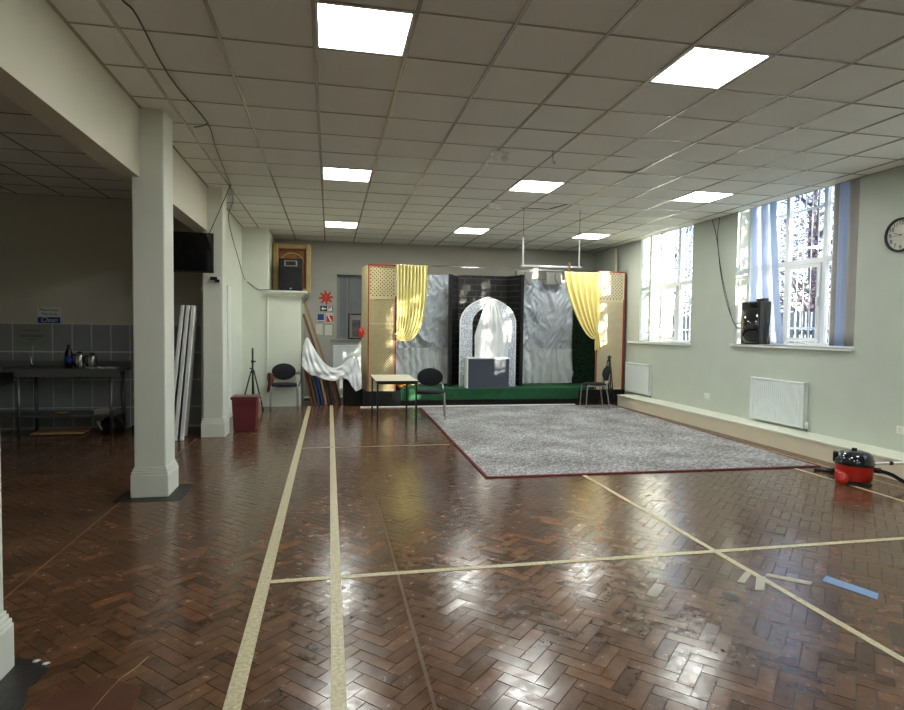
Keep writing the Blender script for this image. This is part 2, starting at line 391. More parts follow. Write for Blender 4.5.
# boxed pillar below the shelf and its cornice
pil = sroot('pilaster', (0, 0, 0)); pil['label'] = 'cream boxed pillar with a moulded shelf top'
MB().bx(-1.134, -.532, 11.79, 13.3, 0, 2.07).build('body', 'wall', pil)
MB().bx(-1.14, -.50, 11.765, 13.3, 2.07, 2.11).bx(-1.15, -.46, 11.73, 13.3, 2.11, 2.15).bx(-1.15, -.43, 11.70, 13.3, 2.15, 2.19).build('cornice', 'wall', pil, bevel=.006)
MB().bx(-1.148, -1.122, 11.775, 11.80, 0, 2.07).build('corner_bead', 'white', pil)
struct(MB().bx(XW, XW+.035, 10.02, 10.28, .1, 2.15).bx(XW, XW+.02, 10.36, 10.44, .1, 2.15).build('trim_1', 'white'), 'white vertical boxing strip on the left wall')
# kitchen walls
kw = struct(MB().bx(XKL, -1.62, YK, YK+.2, 0, 3.8).build('wall_kitchen', 'kwall'), 'dim kitchen wall half covered in grey tiles')
MB().bx(XKL, -1.7, YK-.004, YK, .02, 1.52).build('grout_bed', 'grout', kw)
tmesh = MB().bx(-.120, .120, -.006, 0, -.195, .195).mesh('wall_tile', 'ktile')
zr = [(1.315, .4), (.91, .4), (.505, .4), (.16, .28)]
for (zc, h) in zr:
    x = -4.4-.5
    tm = tmesh
    for i in range(13):
        o = bpy.data.objects.new('wall_tile', tm); C.objects.link(o); o.parent = kw
        o.location = (-4.77+.2545*i, YK-.004, zc); o.scale = (1, 1, h/.405)
struct(MB().bx(XKL-.2, XKL, YF, YK+.2, 0, 3.8).build('wall_kitchen_left', 'kwall'))
struct(MB().bx(XKL, XR+.4, YF-.2, YF, 0, 3.8).build('wall_front', 'wall'))
# beam over the columns
struct(MB().bx(-1.78, XW, YF, 8.75, 2.772, 3.8).build('beam', 'beam'), 'cream downstand beam spanning the columns')
# columns
clab = ['white square column at the left edge of the frame', 'white square column beside the kitchen opening', 'white square column behind the hanging screen']
for i, (x, y) in enumerate(((-1.501, 2.54), (-1.535, 5.62), (-1.535, 8.55))):
    c = sroot('column', (x, y+.185, 0)); c['label'] = clab[i]
    MB().bx(-.13, .13, -.16, .16, .0, CEIL+.1).build('shaft', 'column', c, bevel=.012)
    MB().bx(-.155, .155, -.185, .185, 0, .2).build('plinth', 'column', c, bevel=.008)
    MB().bx(-.15, .15, -.18, .18, .2, .222).bx(-.142, .142, -.172, .172, .222, .245).bx(-.136, .136, -.166, .166, .245, .262).build('moulding', 'column', c, bevel=.006)
# boxed ledge along the right wall
lg = sroot('baseboard_right'); lg['label'] = 'low cream boxed ledge along the window wall'
MB().bx(5.755, XR, YF, 11.28, 0, .2).build('box', 'ledge', lg)
MB().bx(5.742, XR, YF, 11.29, .2, .222).build('top_board', 'ledgetop', lg, bevel=.004)
struct(MB().bx(-1.742, -1.732, YF, 8.5, -.004, .003).build('trim_2', 'wood'), 'worn threshold strip between kitchen and hall')

# ------------------------------------------------------------------ ceiling
T6 = .6; gx = lambda i: (i-.1678)*T6; gy = lambda j: (j+5.9621)*T6
cl = struct(MB().bx(XKL, XR, YF, YB, CEIL+.3, CEIL+.36).build('ceiling', 'void'), 'suspended ceiling of square mineral tiles')
LIGHTS = [(i, j) for j in (-12, -6, 0, 6, 12) for i in (0, 4, 8) if not (i == 8 and j < 0)]  # negative rows are unseen panels, added for the light they give
def tile_mesh(w, d): return MB().bx(-w/2, w/2, -d/2, d/2, .002, .016).mesh('ceiling_tile', 'tile')
tcache = {}
GAP = (5, 8)
for i in range(-3, 11):
    for j in range(-17, 17):
        if (i, j) in LIGHTS: continue
        x0, x1 = max(gx(i), XW), min(gx(i+1), XR); y0, y1 = max(gy(j), YF), min(gy(j+1), YB)
        if x1-x0 < .04 or y1-y0 < .04: continue
        if x1 < -1.134 and y0 > 11.8: continue
        far = max(project(x, y, CEIL)[1] for x in (x0, x1) for y in (y0, y1))
        k = (round(x1-x0, 3), round(y1-y0, 3))
        if k not in tcache: tcache[k] = tile_mesh(*k)
        o = bpy.data.objects.new('ceiling_tile', tcache[k]); C.objects.link(o); o.parent = cl
        o.location = ((x0+x1)/2, (y0+y1)/2, CEIL+random.uniform(-.0005, .001))
        o.rotation_euler = (random.gauss(0, .0016), random.gauss(0, .0016), 0)
        if (i, j) == (5, 4): o.location = (o.location.x, o.location.y+.012, CEIL+.006); o.rotation_euler = (R(1.6), R(-1.2), R(1))
for i in range(-2, 11):
    if XW < gx(i) < XR: MB().bx(gx(i)-.012, gx(i)+.012, YF, YB, CEIL-.004, CEIL+.002).build('main_tee', 'tee', cl)
for j in range(-17, 17):
    if YF < gy(j) < YB: MB().bx(XW, XR, gy(j)-.0065, gy(j)+.0065, CEIL-.003, CEIL+.0022).build('cross_tee', 'tee', cl)
MB().bx(XR-.022, XR, YF, YB, CEIL-.004, CEIL+.03).bx(XW, XR, YB-.022, YB, CEIL-.004, CEIL+.03).bx(XW, XW+.022, YF, 11.8, CEIL-.004, CEIL+.03).build('edge_angle', 'tee', cl)
# kitchen ceiling
kc = struct(MB().bx(XKL, -1.78, YF, YK, CEIL+.2, CEIL+.24).build('ceiling_kitchen', 'void'), 'dim tiled ceiling over the kitchen bay')
KC = 3.33
for i in range(-9, -2):
    for j in range(-1, 11):
        x0, x1 = max(gx(i), XKL), min(gx(i+1), -1.78); y0, y1 = gy(j), min(gy(j+1), YK)
        if x1-x0 < .05 or y1-y0 < .05: continue
        k = (round(x1-x0, 3), round(y1-y0, 3))
        if k not in tcache: tcache[k] = tile_mesh(*k)
        o = bpy.data.objects.new('ceiling_tile', tcache[k]); C.objects.link(o); o.parent = kc
        o.location = ((x0+x1)/2, (y0+y1)/2, KC)
MB().bx(XKL, -1.78, YF, gy(-1), KC, KC+.016).build('ceiling_panel', 'tile', kc)
for i in range(-9, -2): MB().bx(gx(i)-.012, gx(i)+.012, YF, YK, KC-.004, KC+.002).build('main_tee', 'tee', kc)
for j in range(-1, 11): MB().bx(XKL, -1.78, gy(j)-.009, gy(j)+.009, KC-.003, KC+.0022).build('cross_tee', 'tee', kc)

# LED panels
where = {(0, 0): 'nearest square ceiling light panel, at the top of the frame', (4, 0): 'large square ceiling light panel toward the windows',
         (0, 6): 'middle panel of the left row of ceiling lights', (0, 12): 'farthest panel of the left row of ceiling lights',
         (4, 6): 'lit ceiling panel beside the emergency spotlights', (4, 12): 'far ceiling panel above the black brick niche',
         (8, 6): 'ceiling light panel close to the large window', (8, 12): 'far ceiling panel above the hanging bar'}
for k_, r_ in ((-6, 'overhead'), (-12, 'behind the viewer')):
    for i_, c_ in ((0, 'columns'), (4, 'middle of the hall'), (8, 'window wall')): where[(i_, k_)] = 'added ceiling light panel out of view %s, toward the %s' % (r_, c_)
where[(8, 0)] = 'ceiling light panel out of view beside the large window'
for (i, j) in LIGHTS:
    t = thing('ceiling_light', where[(i, j)], 'ceiling light', (gx(i+.5), gy(j+.5), CEIL), 0, 'square ceiling light panels')
    a = .288; b = .272
    MB().bx(-a, a, -a, -b, -.004, .012).bx(-a, a, b, a, -.004, .012).bx(-a, -b, -b, b, -.004, .012).bx(b, a, -b, b, -.004, .012).build('frame', 'white', t)
    MB().bx(-b, b, -b, b, 0, .006).build('diffuser', 'led', t)
    MB().bx(-a, a, -a, a, .013, .03).build('housing', 'white', t)

# ------------------------------------------------------------------ windows of the right wall
def hbox(m, y0, y1, z0, z1, x0, x1): m.bx(x0, x1, y0, y1, z0, z1)
def window(n, a, b, s, divs, tz, casement):
    w = sroot('window_%d' % n, (XR, a, s)); L = b-a; h = HEAD-s; X0, X1 = .22, .29
    w['label'] = {1: 'white framed window nearest the stage', 2: 'large white framed window with loudspeaker on its sill', 3: 'white framed window near the viewer'}[n]
    m = MB(); fwid = .055
    m.bx(X0, X1, 0, L, 0, fwid).bx(X0, X1, 0, L, h-fwid, h).bx(X0, X1, 0, fwid, fwid, h-fwid).bx(X0, X1, L-fwid, L, fwid, h-fwid)
    m.build('frame', 'upvc', w, bevel=.006)
    tr = tz-s
    for d in divs: MB().bx(X0+.004, X1-.004, d-.03, d+.03, fwid, h-fwid).build('mullion', 'upvc', w)
    MB().bx(X0, X1, fwid, L-fwid, tr-.035, tr+.035).build('transom', 'upvc', w)
    ed = [fwid]+list(divs)+[L-fwid]
    for k in range(len(ed)-1):
        p0, p1 = ed[k]+.02, ed[k+1]-.02
        MB().bx(X0+.03, X0+.036, p0, p1, fwid, tr-.03).build('pane', 'glass', w)
        MB().bx(X0+.03, X0+.036, p0, p1, tr+.03, h-fwid).build('pane', 'glass', w)
    for k in casement:
        p0, p1 = ed[k]+.03, ed[k+1]-.03; z0, z1 = fwid+.01, tr-.04; q = .05
        c = MB().bx(X0-.015, X0+.03, p0, p1, z0, z0+q).bx(X0-.015, X0+.03, p0, p1, z1-q, z1).bx(X0-.015, X0+.03, p0, p0+q, z0+q, z1-q).bx(X0-.015, X0+.03, p1-q, p1, z0+q, z1-q).build('casement', 'upvc', w, bevel=.004)
        MB().bx(X0-.05, X0-.015, p0+.01, p0+.035, (z0+z1)/2-.05, (z0+z1)/2+.07).build('handle', 'white', c, bevel=.005)
    ext = .4 if n == 1 else .04
    MB().bx(-.05, X0, 0, L, -.004, .012).bx(-.05, 0, -.03, L+ext, -.03, .012).build('sill', 'white', w, bevel=.004)
    nb = int(L/.115)
    bm_ = MB().cyl((.40, 0, -.0), (.40, 0, h), .008, n=6).mesh('security_bar', 'bar', True)
    for k in range(nb):
        o = bpy.data.objects.new('security_bar', bm_); C.objects.link(o); o.parent = w; o.location = (0, .06+k*(L-.12)/(nb-1), 0)
    for z in (.25, tr-.05, tr+.75): MB().bx(.392, .408, 0, L, z-.015, z+.015).build('grille_rail', 'bar', w)
window(1, *WIN[0], (.76, 1.38), 2.41, (1,))
window(2, *WIN[1], (.73, 1.395), 2.49, (1,))
window(3, *WIN[2], (.73, 1.395), 2.49, (1,))
# ------------------------------------------------------------------ small back window
w = sroot('window_4', (bw[0], YB, bw[2])); w['label'] = 'small recessed back window with grey pane'
WW, HH = bw[1]-bw[0], bw[3]-bw[2]
MB().bx(0, WW, .17, .22, 0, .05).bx(0, WW, .17, .22, HH-.05, HH).bx(0, .06, .17, .22, 0, HH).bx(WW-.05, WW, .17, .22, 0, HH).build('frame', 'papergrey', w)
MB().bx(.05, WW-.05, .19, .2, .05, HH-.05).build('pane', 'frost', w)
MB().bx(.2, .25, .165, .185, .05, HH-.05).build('mullion', 'papergrey', w)
MB().bx(-.14, WW+.1, -.06, .17, -.035, 0).build('sill', 'papergrey', w, bevel=.004)

# ------------------------------------------------------------------ floor lines and tape
def line(name, pts, m, label, z=.0022, cat='floor line', group=None):
    o = MB().prism(pts, .0005, z, lambda a, b, y: (a, b, y)).build(name, m); return tag(o, label, cat, group)
def strip(x0, x1, y0, y1): return [(x0, y0), (x1, y0), (x1, y1), (x0, y1)]
line('floor_line', strip(-.405, -.335, 1.2, 11.8), 'line', 'broad cream line running down the hall, nearer the columns')
line('floor_line', strip(.012, .074, 1.2, 11.9), 'line', 'broad cream line running down the hall toward the small table')
line('floor_line', strip(2.583, 2.625, 1.2, 5.8), 'line', 'cream line running from the rug past the torn tape')
line('floor_line', strip(5.075, 5.115, 1.2, 5.75), 'line', 'cream line passing in front of the red vacuum cleaner')
line('floor_line', strip(5.52, 5.55, 1.2, 9.0), 'linethin', 'thin cream line beside the wall ledge')
line('floor_line', strip(-.335, 5.74, 3.605, 3.65), 'line', 'cream line crossing the hall in the foreground', .0026)
line('floor_line', strip(-.335, 1.54, 7.63, 7.665), 'linethin', 'thin cream line crossing the floor from the rug edge', .0026)
line('floor_line', strip(.408, .425, 1.2, 5.2), 'ghost', 'faint worn orange line between the broad cream line and the rug', .0012)
line('floor_tape', [(2.567, 3.277), (2.416, 3.151), (2.45, 3.128), (2.60, 3.255)], 'gtape', 'torn grey tape piece left of the diagonal-looking line', .003, 'tape', 'torn grey tape pieces')
line('floor_tape', [(2.60, 3.215), (2.446, 3.033), (2.49, 3.015), (2.64, 3.18)], 'gtape', 'second torn grey tape piece crossing the cream line', .0034, 'tape', 'torn grey tape pieces')
line('floor_tape', [(2.65, 3.20), (2.69, 3.23), (2.87, 3.07), (2.82, 3.03)], 'gtape', 'faded strip of tape beside the cream line', .0028, 'tape', 'torn grey tape pieces')
line('floor_tape', [(2.943, 3.075), (3.029, 3.135), (3.126, 2.862), (3.05, 2.797)], 'btape', 'strip of pale blue tape on the parquet', .003, 'tape')
def blob(name, cx, cy, rx, ry, m, label, cat, z=.0022, seed=1, n=22):
    random.seed(seed); p = [(cx+rx*math.cos(2*math.pi*k/n)*random.uniform(.75, 1.1), cy+ry*math.sin(2*math.pi*k/n)*random.uniform(.75, 1.1)) for k in range(n)]
    return line(name, p, m, label, z, cat)
line('bitumen_patch', [(-1.80, 5.50), (-1.25, 5.47), (-1.24, 5.95), (-1.30, 6.05), (-1.78, 6.03)], 'bitumen', 'black bitumen patch around the foot of the middle column', .002, 'floor patch')
line('bitumen_patch', [(-1.75, 2.38), (-1.20, 2.36), (-1.17, 2.60), (-1.21, 2.72), (-1.19, 2.86), (-1.26, 2.95), (-1.38, 2.97), (-1.75, 2.97)], 'bitumen', 'black bitumen patch by the column at the left edge', .002, 'floor patch')
blob('floor_stain', 2.245, 2.974, .05, .06, 'bitumen', 'small dark square stain on the parquet below the tape', 'stain', .002, 3, 8)
line('floor_patch', [(-1.15, 2.40), (-.74, 2.40), (-.76, 2.64), (-.90, 2.74), (-1.10, 2.66)], 'redwood', 'reddish smooth repair patch in the parquet by the left column', .0016, 'floor patch')
line('floor_scratch', [(-.905, 2.50), (-.902, 2.50), (-.883, 2.62), (-.862, 2.72), (-.823, 2.80), (-.797, 2.885), (-.80, 2.886), (-.828, 2.80), (-.866, 2.72), (-.887, 2.62)], 'woodp', 'pale scratch across the parquet by the left column', .0018, 'scratch')
for k, (x, y, l_) in enumerate([(-1.22, 2.90, 'larger'), (-1.27, 2.93, 'smaller')]):
    o = MB().prism([(x-.014, y-.008), (x+.003, y-.012), (x+.008, y-.003), (x+.016, y+.002), (x+.004, y+.009), (x-.010, y+.004)], .002, .007, lambda a, b, z: (a, b, z)).build('plaster_chip', 'paper')
    tag(o, l_+' white plaster chip on the bitumen by the left column', 'chip')

# ------------------------------------------------------------------ rug
NL, NR, FR, FL = (1.557, 5.833), (5.45, 5.775), (5.67, 11.35), (1.70, 11.30)
rug = thing('area_rug', 'large grey patterned rug with a dark red edge', 'rug')
def q(u, v, z): 
    a = Vector(NL).lerp(Vector(NR), u); b = Vector(FL).lerp(Vector(FR), u); c = a.lerp(b, v); return (c.x, c.y, z)
e = .007
MB().add([q(u, v, z) for z in (.001, .011) for u, v in ((e, e), (1-e, e), (1-e, 1-e), (e, 1-e))], [(0, 1, 2, 3), (7, 6, 5, 4), (0, 4, 5, 1), (1, 5, 6, 2), (2, 6, 7, 3), (3, 7, 4, 0)]).build('pile', 'rug', rug)
for (u0, v0, u1, v1) in ((0, 0, 1, e), (0, 1-e, 1, 1), (0, e, e, 1-e), (1-e, e, 1, 1-e)):
    MB().add([q(u, v, z) for z in (.001, .012) for u, v in ((u0, v0), (u1, v0), (u1, v1), (u0, v1))], [(0, 1, 2, 3), (7, 6, 5, 4), (0, 4, 5, 1), (1, 5, 6, 2), (2, 6, 7, 3), (3, 7, 4, 0)]).build('edge_binding', 'wash', rug)

# ------------------------------------------------------------------ stage
ST = .335
stg = thing('stage', 'low stage with green felt top and black skirt', 'stage', (0, 0, 0))
MB().bx(.64, 6.1, 11.66, 13.2, 0, .285).build('base', 'blackm', stg)
MB().bx(1.36, 5.05, 11.64, 13.2, .286, ST).bx(1.36, 5.05, 11.635, 11.658, .105, ST).build('felt_cover', 'green', stg, bevel=.008)
MB().bx(5.05, 5.46, 11.75, 13.2, .286, ST).build('felt_cover', 'green', stg)
o = MB().bx(.58, 4.9, 11.40, 11.50, .0, .018).build('floor_strip', 'papergrey'); o.data.materials[0] = M['white']
tag(o, 'long white strip lying on the floor before the stage', 'strip')
# back sheets
def sheet(name, x0, x1, z0, z1, y, m, amp, seed, wav=0, nu=120, nv=130, lean=0, drape=None, parent=None, solid=.004, label=None):
    def fn(u, v):
        x = lerp(x0, x1, u); z = lerp(z0, z1, v)
        d = amp*noise.noise((x*2.2+seed, z*2.2, seed))+amp*.8*(1-2*abs(noise.noise((x*4.5+z*3.2+seed, z*1.6-x*1.2, seed+4))))+amp*.4*(1-2*abs(noise.noise((x*9-z*6, z*3+x*2.5, seed+9))))+amp*.12*noise.noise((x*26, z*18, seed))
        if wav: d += wav*(1+math.sin(u*46+v*2+5*noise.noise((u*3, v*1.2, seed))))*(1-.5*v)*.7
        dz = .012*noise.noise((x*4, seed, 0)) if v in (0, 1) else 0
        dx = .015*noise.noise((z*3, seed, 2)) if u in (0, 1) else 0
        return (x+dx, y-abs(d)+lean*v, z+dz)
    return MB().grid(fn, nu, nv).build(name, m, parent, True, solid=solid, label=label)
sl = thing('backdrop_sheet', 'silver satin backdrop sheet behind the yellow gathered curtain', 'backdrop', (0, 0, 0), 0, 'silver backdrop sheets')
sheet('upper_sheet', 1.30, 2.56, 1.06, 2.66, 12.72, 'silver', .068, 3.1, parent=sl)
sheet('lower_sheet', 1.36, 2.54, ST+.002, 1.10, 12.69, 'silverl', .034, 8.4, wav=.042, parent=sl)
sr = thing('backdrop_sheet', 'silver satin backdrop sheet beside the green foliage panel', 'backdrop', (0, 0, 0), 0, 'silver backdrop sheets')
sheet('upper_sheet', 3.98, 5.32, 1.06, 2.62, 12.72, 'silver', .072, 23.1, parent=sr)
sheet('lower_sheet', 4.04, 5.36, ST+.002, 1.10, 12.69, 'silverl', .036, 18.4, wav=.04, parent=sr)
fr = thing('backdrop_frame', 'thin timber frame behind the silver sheets', 'frame')
for x in (1.34, 2.5, 4.02, 5.3): MB().bx(x-.02, x+.02, 12.75, 12.79, .285, 2.64).build('post', 'woodp', fr)
MB().bx(1.3, 5.36, 12.75, 12.79, 2.60, 2.64).build('rail', 'woodp', fr)
# brick niche
ni = thing('brick_niche', 'black brick-patterned niche on the stage', 'niche', (0, 0, 0))
def brickwall(p0, p1, z0, z1, bw_, bh, off):
    p0 = Vector((*p0, 0)); p1 = Vector((*p1, 0)); L = (p1-p0).length; d = (p1-p0)/L; nrm = Vector((d.y, -d.x, 0))
    ang = math.atan2(d.y, d.x)
    bkm = MB().bx(0, L, 0, .03, z0, z1).build('panel', 'mortar', ni); bkm.location = p0; bkm.rotation_euler = (0, 0, ang)
    z = z0; r = 0; g = .007; cache = {}
    while z < z1-.02:
        h = min(bh, z1-z); x = -off*(r % 2)*bw_
        while x < L-.01:
            a, b = max(0, x), min(L, x+bw_)
            if b-a > .03:
                k = (round(b-a, 3), round(h, 3))
                if k not in cache: cache[k] = MB().bx(-k[0]/2+g, k[0]/2-g, -.012, 0, g, k[1]-g).mesh('brick', 'brick')
                o = bpy.data.objects.new('brick', cache[k]); C.objects.link(o); o.parent = ni
                pp = p0+d*((a+b)/2); o.location = (pp.x, pp.y, z); o.rotation_euler = (random.gauss(0, .004), 0, ang)
            x += bw_
        z += h; r += 1
brickwall((2.66, 12.5), (3.75, 12.5), ST, 2.66, .272, .125, .5)
brickwall((2.40, 12.08), (2.66, 12.5), ST, 2.63, .25, .125, .5)
brickwall((3.75, 12.5), (3.95, 12.08), ST, 2.66, .25, .125, .5)
MB().bx(2.395, 2.45, 12.02, 12.10, ST, 2.62).build('edge_post', 'blackm', ni)
MB().bx(3.90, 3.965, 12.02, 12.12, ST, 2.66).build('edge_post', 'blackm', ni)
MB().bx(3.965, 4.0, 12.12, 12.56, ST, 2.62).build('side_panel', 'blackm', ni)
# arch
def arch_outline(cx, hw, zs, za, z0, n=14):
    pts = [(cx-hw, z0), (cx-hw, zs)]
    for k in range(1, n):
        t = k/n; a = math.pi-t*math.pi/2; bx_, bz = cx+hw*math.cos(a), zs+(za-zs)*.92*math.sin(a)
        pts.append((bx_, bz+(za-zs)*.08*t**6))
    pts.append((cx, za))
    return pts+[(2*cx-x, z) for x, z in reversed(pts[:-1])]
ar = thing('arch_panel', 'white damask arch with a pointed top', 'arch', (0, 0, 0))
oc = arch_outline(3.2, .59, 1.62, 2.17, ST); ic = arch_outline(3.2, .33, 1.62, 1.98, ST)
v = []; f = []; n = len(oc)
for y in (12.0, 12.045):
    v += [(x, y, z) for x, z in oc]+[(x, y, z) for x, z in ic]
for i in range(n-1):
    f += [(i, i+1, n+i+1, n+i), (2*n+i, 3*n+i, 3*n+i+1, 2*n+i+1), (i, 2*n+i, 2*n+i+1, i+1), (n+i, n+i+1, 3*n+i+1, 3*n+i)]
f += [(0, n, 3*n, 2*n), (n-1, 3*n-1, 4*n-1, 2*n-1)]
MB().add(v, f).build('arch_frame', 'damask', ar)
m = MB()
for i in range(n-1): m.bar((oc[i][0], 12.0, oc[i][1]), (oc[i+1][0], 12.0, oc[i+1][1]), .02, .02, (0, 1, 0))
m.build('edge_moulding', 'white', ar)
# drape in the arch
def drape(u, v):
    z = lerp(2.13, .72, v); w = lerp(.04, .36, min(1, v*1.9)**.7)
    if v > .55: w -= .05*(v-.55)
    x = 3.25+(u-.5)*2*w+.02*math.sin(v*3)
    return (x, 11.955-.02*math.sin(u*math.pi)+.022*math.sin(u*(22+6*u)+v*3+2*noise.noise((u*3,v*2,5)))*min(1, v*3), z)
tag(MB().grid(drape, 70, 40).build('satin_drape', 'satin', None, True, solid=.004), 'white satin drape hanging from the arch point', 'drape')
# grey counter
bxo = thing('lectern_box', 'low slate grey counter with white edges before the arch', 'counter', (0, 0, 0))
MB().bx(2.71, 3.56, 11.66, 11.87, ST, .92).build('front_panel', 'slate', bxo)
MB().bx(2.66, 3.58, 11.64, 11.89, .92, .95).build('top_board', 'white', bxo, bevel=.004)
MB().bx(2.68, 2.71, 11.65, 11.87, ST, .92).build('side_board', 'white', bxo)
# foliage panel
hd = thing('foliage_panel', 'panel of dark green artificial foliage right of the sheets', 'foliage panel', (0, 0, 0))
MB().bx(5.33, 5.98, 12.62, 12.66, ST+.001, 2.3).build('backing', 'hedgeb', hd)
m = MB(); random.seed(4)
for k in range(4200):
    x = random.uniform(5.33, 5.98); z = random.uniform(ST+.01, 2.28); y = 12.62-random.uniform(0, .05)
    a = random.uniform(0, 6.28); l_ = random.uniform(.03, .06); t_ = random.uniform(-.6, .6)
    d = Vector((math.cos(a)*.8, -.5, math.sin(a)*.8))*l_; s_ = Vector((-math.sin(a), t_*.3, math.cos(a)))*.012
    p = Vector((x, y, z)); m.add([p-s_*.3, p+d*.5-s_, p+d, p+d*.5+s_], [(0, 1, 2, 3)])
o = m.build('leaves', 'leafg', hd); o['kind'] = 'stuff'

# lattice screens
def lattice(m, x0, x1, z0, z1, y, pitch, wd, t=.006):
    L = (x1-x0)+(z1-z0)
    for sgn in (1, -1):
        k = -int((z1-z0)/pitch)-1
        while k*pitch < (x1-x0)+ (z1-z0):
            c = k*pitch; k += 1
            # line x = x0 + c + s*(z - z0)  (s=+1) or mirrored
            pts = []
            for z in (z0, z1): pts.append((c+(z-z0), z))
            (xa, za), (xb, zb) = pts
            X0_, X1_ = 0, x1-x0
            if xb < X0_ or xa > X1_: continue
            if xa < X0_: za += X0_-xa; xa = X0_
            if xb > X1_: zb -= xb-X1_; xb = X1_
            if zb-za < .004: continue
            if sgn == 1: pa, pb = (x0+xa, y, za), (x0+xb, y, zb)
            else: pa, pb = (x1-xa, y+t*.9, za), (x1-xb, y+t*.9, zb)
            m.bar(pa, pb, wd, t, (0, 1, 0))
    return m
def screen(label, x0, x1, y, z0, z1, zmid, ma, mbk, side=None):
    s = thing('lattice_screen', label, 'screen', (0, 0, 0), 0, 'lattice screens flanking the stage')
    MB().bx(x0, x0+.03, y-.02, y+.02, z0, z1).bx(x1-.03, x1, y-.02, y+.02, z0, z1).bx(x0, x1, y-.018, y+.018, z1-.035, z1).bx(x0, x1, y-.018, y+.018, zmid-.04, zmid+.02).bx(x0, x1, y-.018, y+.018, z0, z0+.05).bx(x0+.03, x1-.03, y-.016, y+.016, lerp(z0, zmid, .72)-.015, lerp(z0, zmid, .72)+.015).build('frame', ma, s)
    m = lattice(MB(), x0+.03, x1-.03, zmid+.02, z1-.035, y, .072, .030)
    o = m.build('upper_lattice', ma, s); o['kind'] = 'stuff'
    MB().bx(x0+.02, x1-.02, y+.05, y+.056, zmid-.03, z1-.01).build('shade_backing', 'woodd', s)  # added dark sheet, stands for the shade behind the lattice holes
    MB().bx(x0+.03, x1-.03, y+.002, y+.008, z0+.05, zmid-.04).build('lower_backing', mbk, s)
    o = lattice(MB(), x0+.04, x1-.04, z0+.06, zmid-.05, y-.006, .05, .012, .004).build('lower_lattice', ma, s); o['kind'] = 'stuff'
    MB().bx(x0-.012, x0+.014, y-.028, y-.019, z0, z1).bx(x0, x1, y-.028, y-.019, z1-.02, z1+.008).build('red_edging', 'rededge', s)
    MB().bx(x1-.018, x1+.012, y-.03, y-.02, z0, zmid+.02).build('red_edging', 'rededge', s)
    return s
s1 = screen('tall golden lattice screen beside the yellow curtain', .735, 1.26, 11.72, .286, 2.73, 2.11, 'jali', 'jback')
def sidept(t): return (.735-.10*t, 11.72+.62*t)
a, b = sidept(0), sidept(1)
MB().add([(p[0]+dx, p[1], z) for z in (.286, 2.73) for p, dx in ((a, 0), (b, 0), (b, .025), (a, .025))], [(0, 1, 2, 3), (7, 6, 5, 4), (0, 4, 5, 1), (1, 5, 6, 2), (2, 6, 7, 3), (3, 7, 4, 0)]).build('side_panel', 'jali', s1)
s2o = screen('pale lattice screen beside the gold curtain', 5.46, 6.06, 11.72, .286, 2.745, 2.15, 'jalil', 'jbackl')
MB().bx(6.06, 6.085, 11.70, 11.95, .286, 2.745).build('side_panel', 'rededge', s2o)
# header wire / rail
tag(MB().tube([(1.2, 11.74, 2.752), (3.5, 11.74, 2.735), (5.5, 11.74, 2.745)], .007, 6).build('curtain_rail', 'chrome', None, True), 'thin bright rail across the top of the stage', 'rail')
# curtains
def curtain(name, m, label, x0, x1, zt, tie, side, folds, seed, y=11.70):
    def fn(u, v):
        xt = lerp(x0, x1, u)
        if side < 0:
            P = [(xt, zt), (xt+.01, 1.95), (lerp(tie[0], x1-.06, u), lerp(1.30, 1.05, u)), (tie[0], tie[1]-.07*u)]
        else:
            P = [(xt, zt), (lerp(x0+.06, x1, u), 2.15), (lerp(x0+.60, x1+.01, u), lerp(1.02, 1.5, u)), (tie[0]-.015*u, tie[1]-.07*(1-u))]
        t = v; c = [(1-t)**3, 3*t*(1-t)**2, 3*t*t*(1-t), t**3]
        x = sum(c[i]*P[i][0] for i in range(4)); z = sum(c[i]*P[i][1] for i in range(4))
        fold = math.sin(u*folds*math.pi*2+1.2*noise.noise((u*4, v*2, seed)))
        return (x+.006*math.cos(u*folds*12.5), y-.03*fold*(1-.45*v)-.02*v, z)
    o = MB().grid(fn, 130, 34).build(name, m, None, True, solid=.003); return o
t = thing('stage_curtain', 'yellow gathered curtain looped beside the golden screen', 'curtain', (0, 0, 0), 0, 'curtains of the stage')
o = curtain('cloth', 'yellow', '', 1.265, 1.86, 2.74, (1.27, 1.37), -1, 9, 2, y=11.66); o.parent = t
MB().tube(smoothpath([(1.24, 11.70, 1.42), (1.25, 11.62, 1.40), (1.30, 11.61, 1.36), (1.30, 11.69, 1.34)]), .012, 8).build('tie_back', 'yellow', t, True)
t = thing('stage_curtain', 'shiny gold curtain swept toward the pale screen', 'curtain', (0, 0, 0), 0, 'curtains of the stage')
o = curtain('cloth', 'gold', '', 4.68, 5.50, 2.715, (5.45, 1.50), 1, 6, 5, y=11.66); o.parent = t
MB().grid(lambda u, v: (5.44+(u-.5)*lerp(.09, .17, v)+.04*v, 11.64-.02*math.sin(u*18), lerp(1.50, 1.10+.05*u, v)), 24, 12).build('tail', 'gold', t, True, solid=.003)
MB().tube([(5.39, 11.64, 1.47), (5.44, 11.60, 1.45), (5.49, 11.64, 1.47)], .014, 8).build('tie_back', 'gold', t, True)
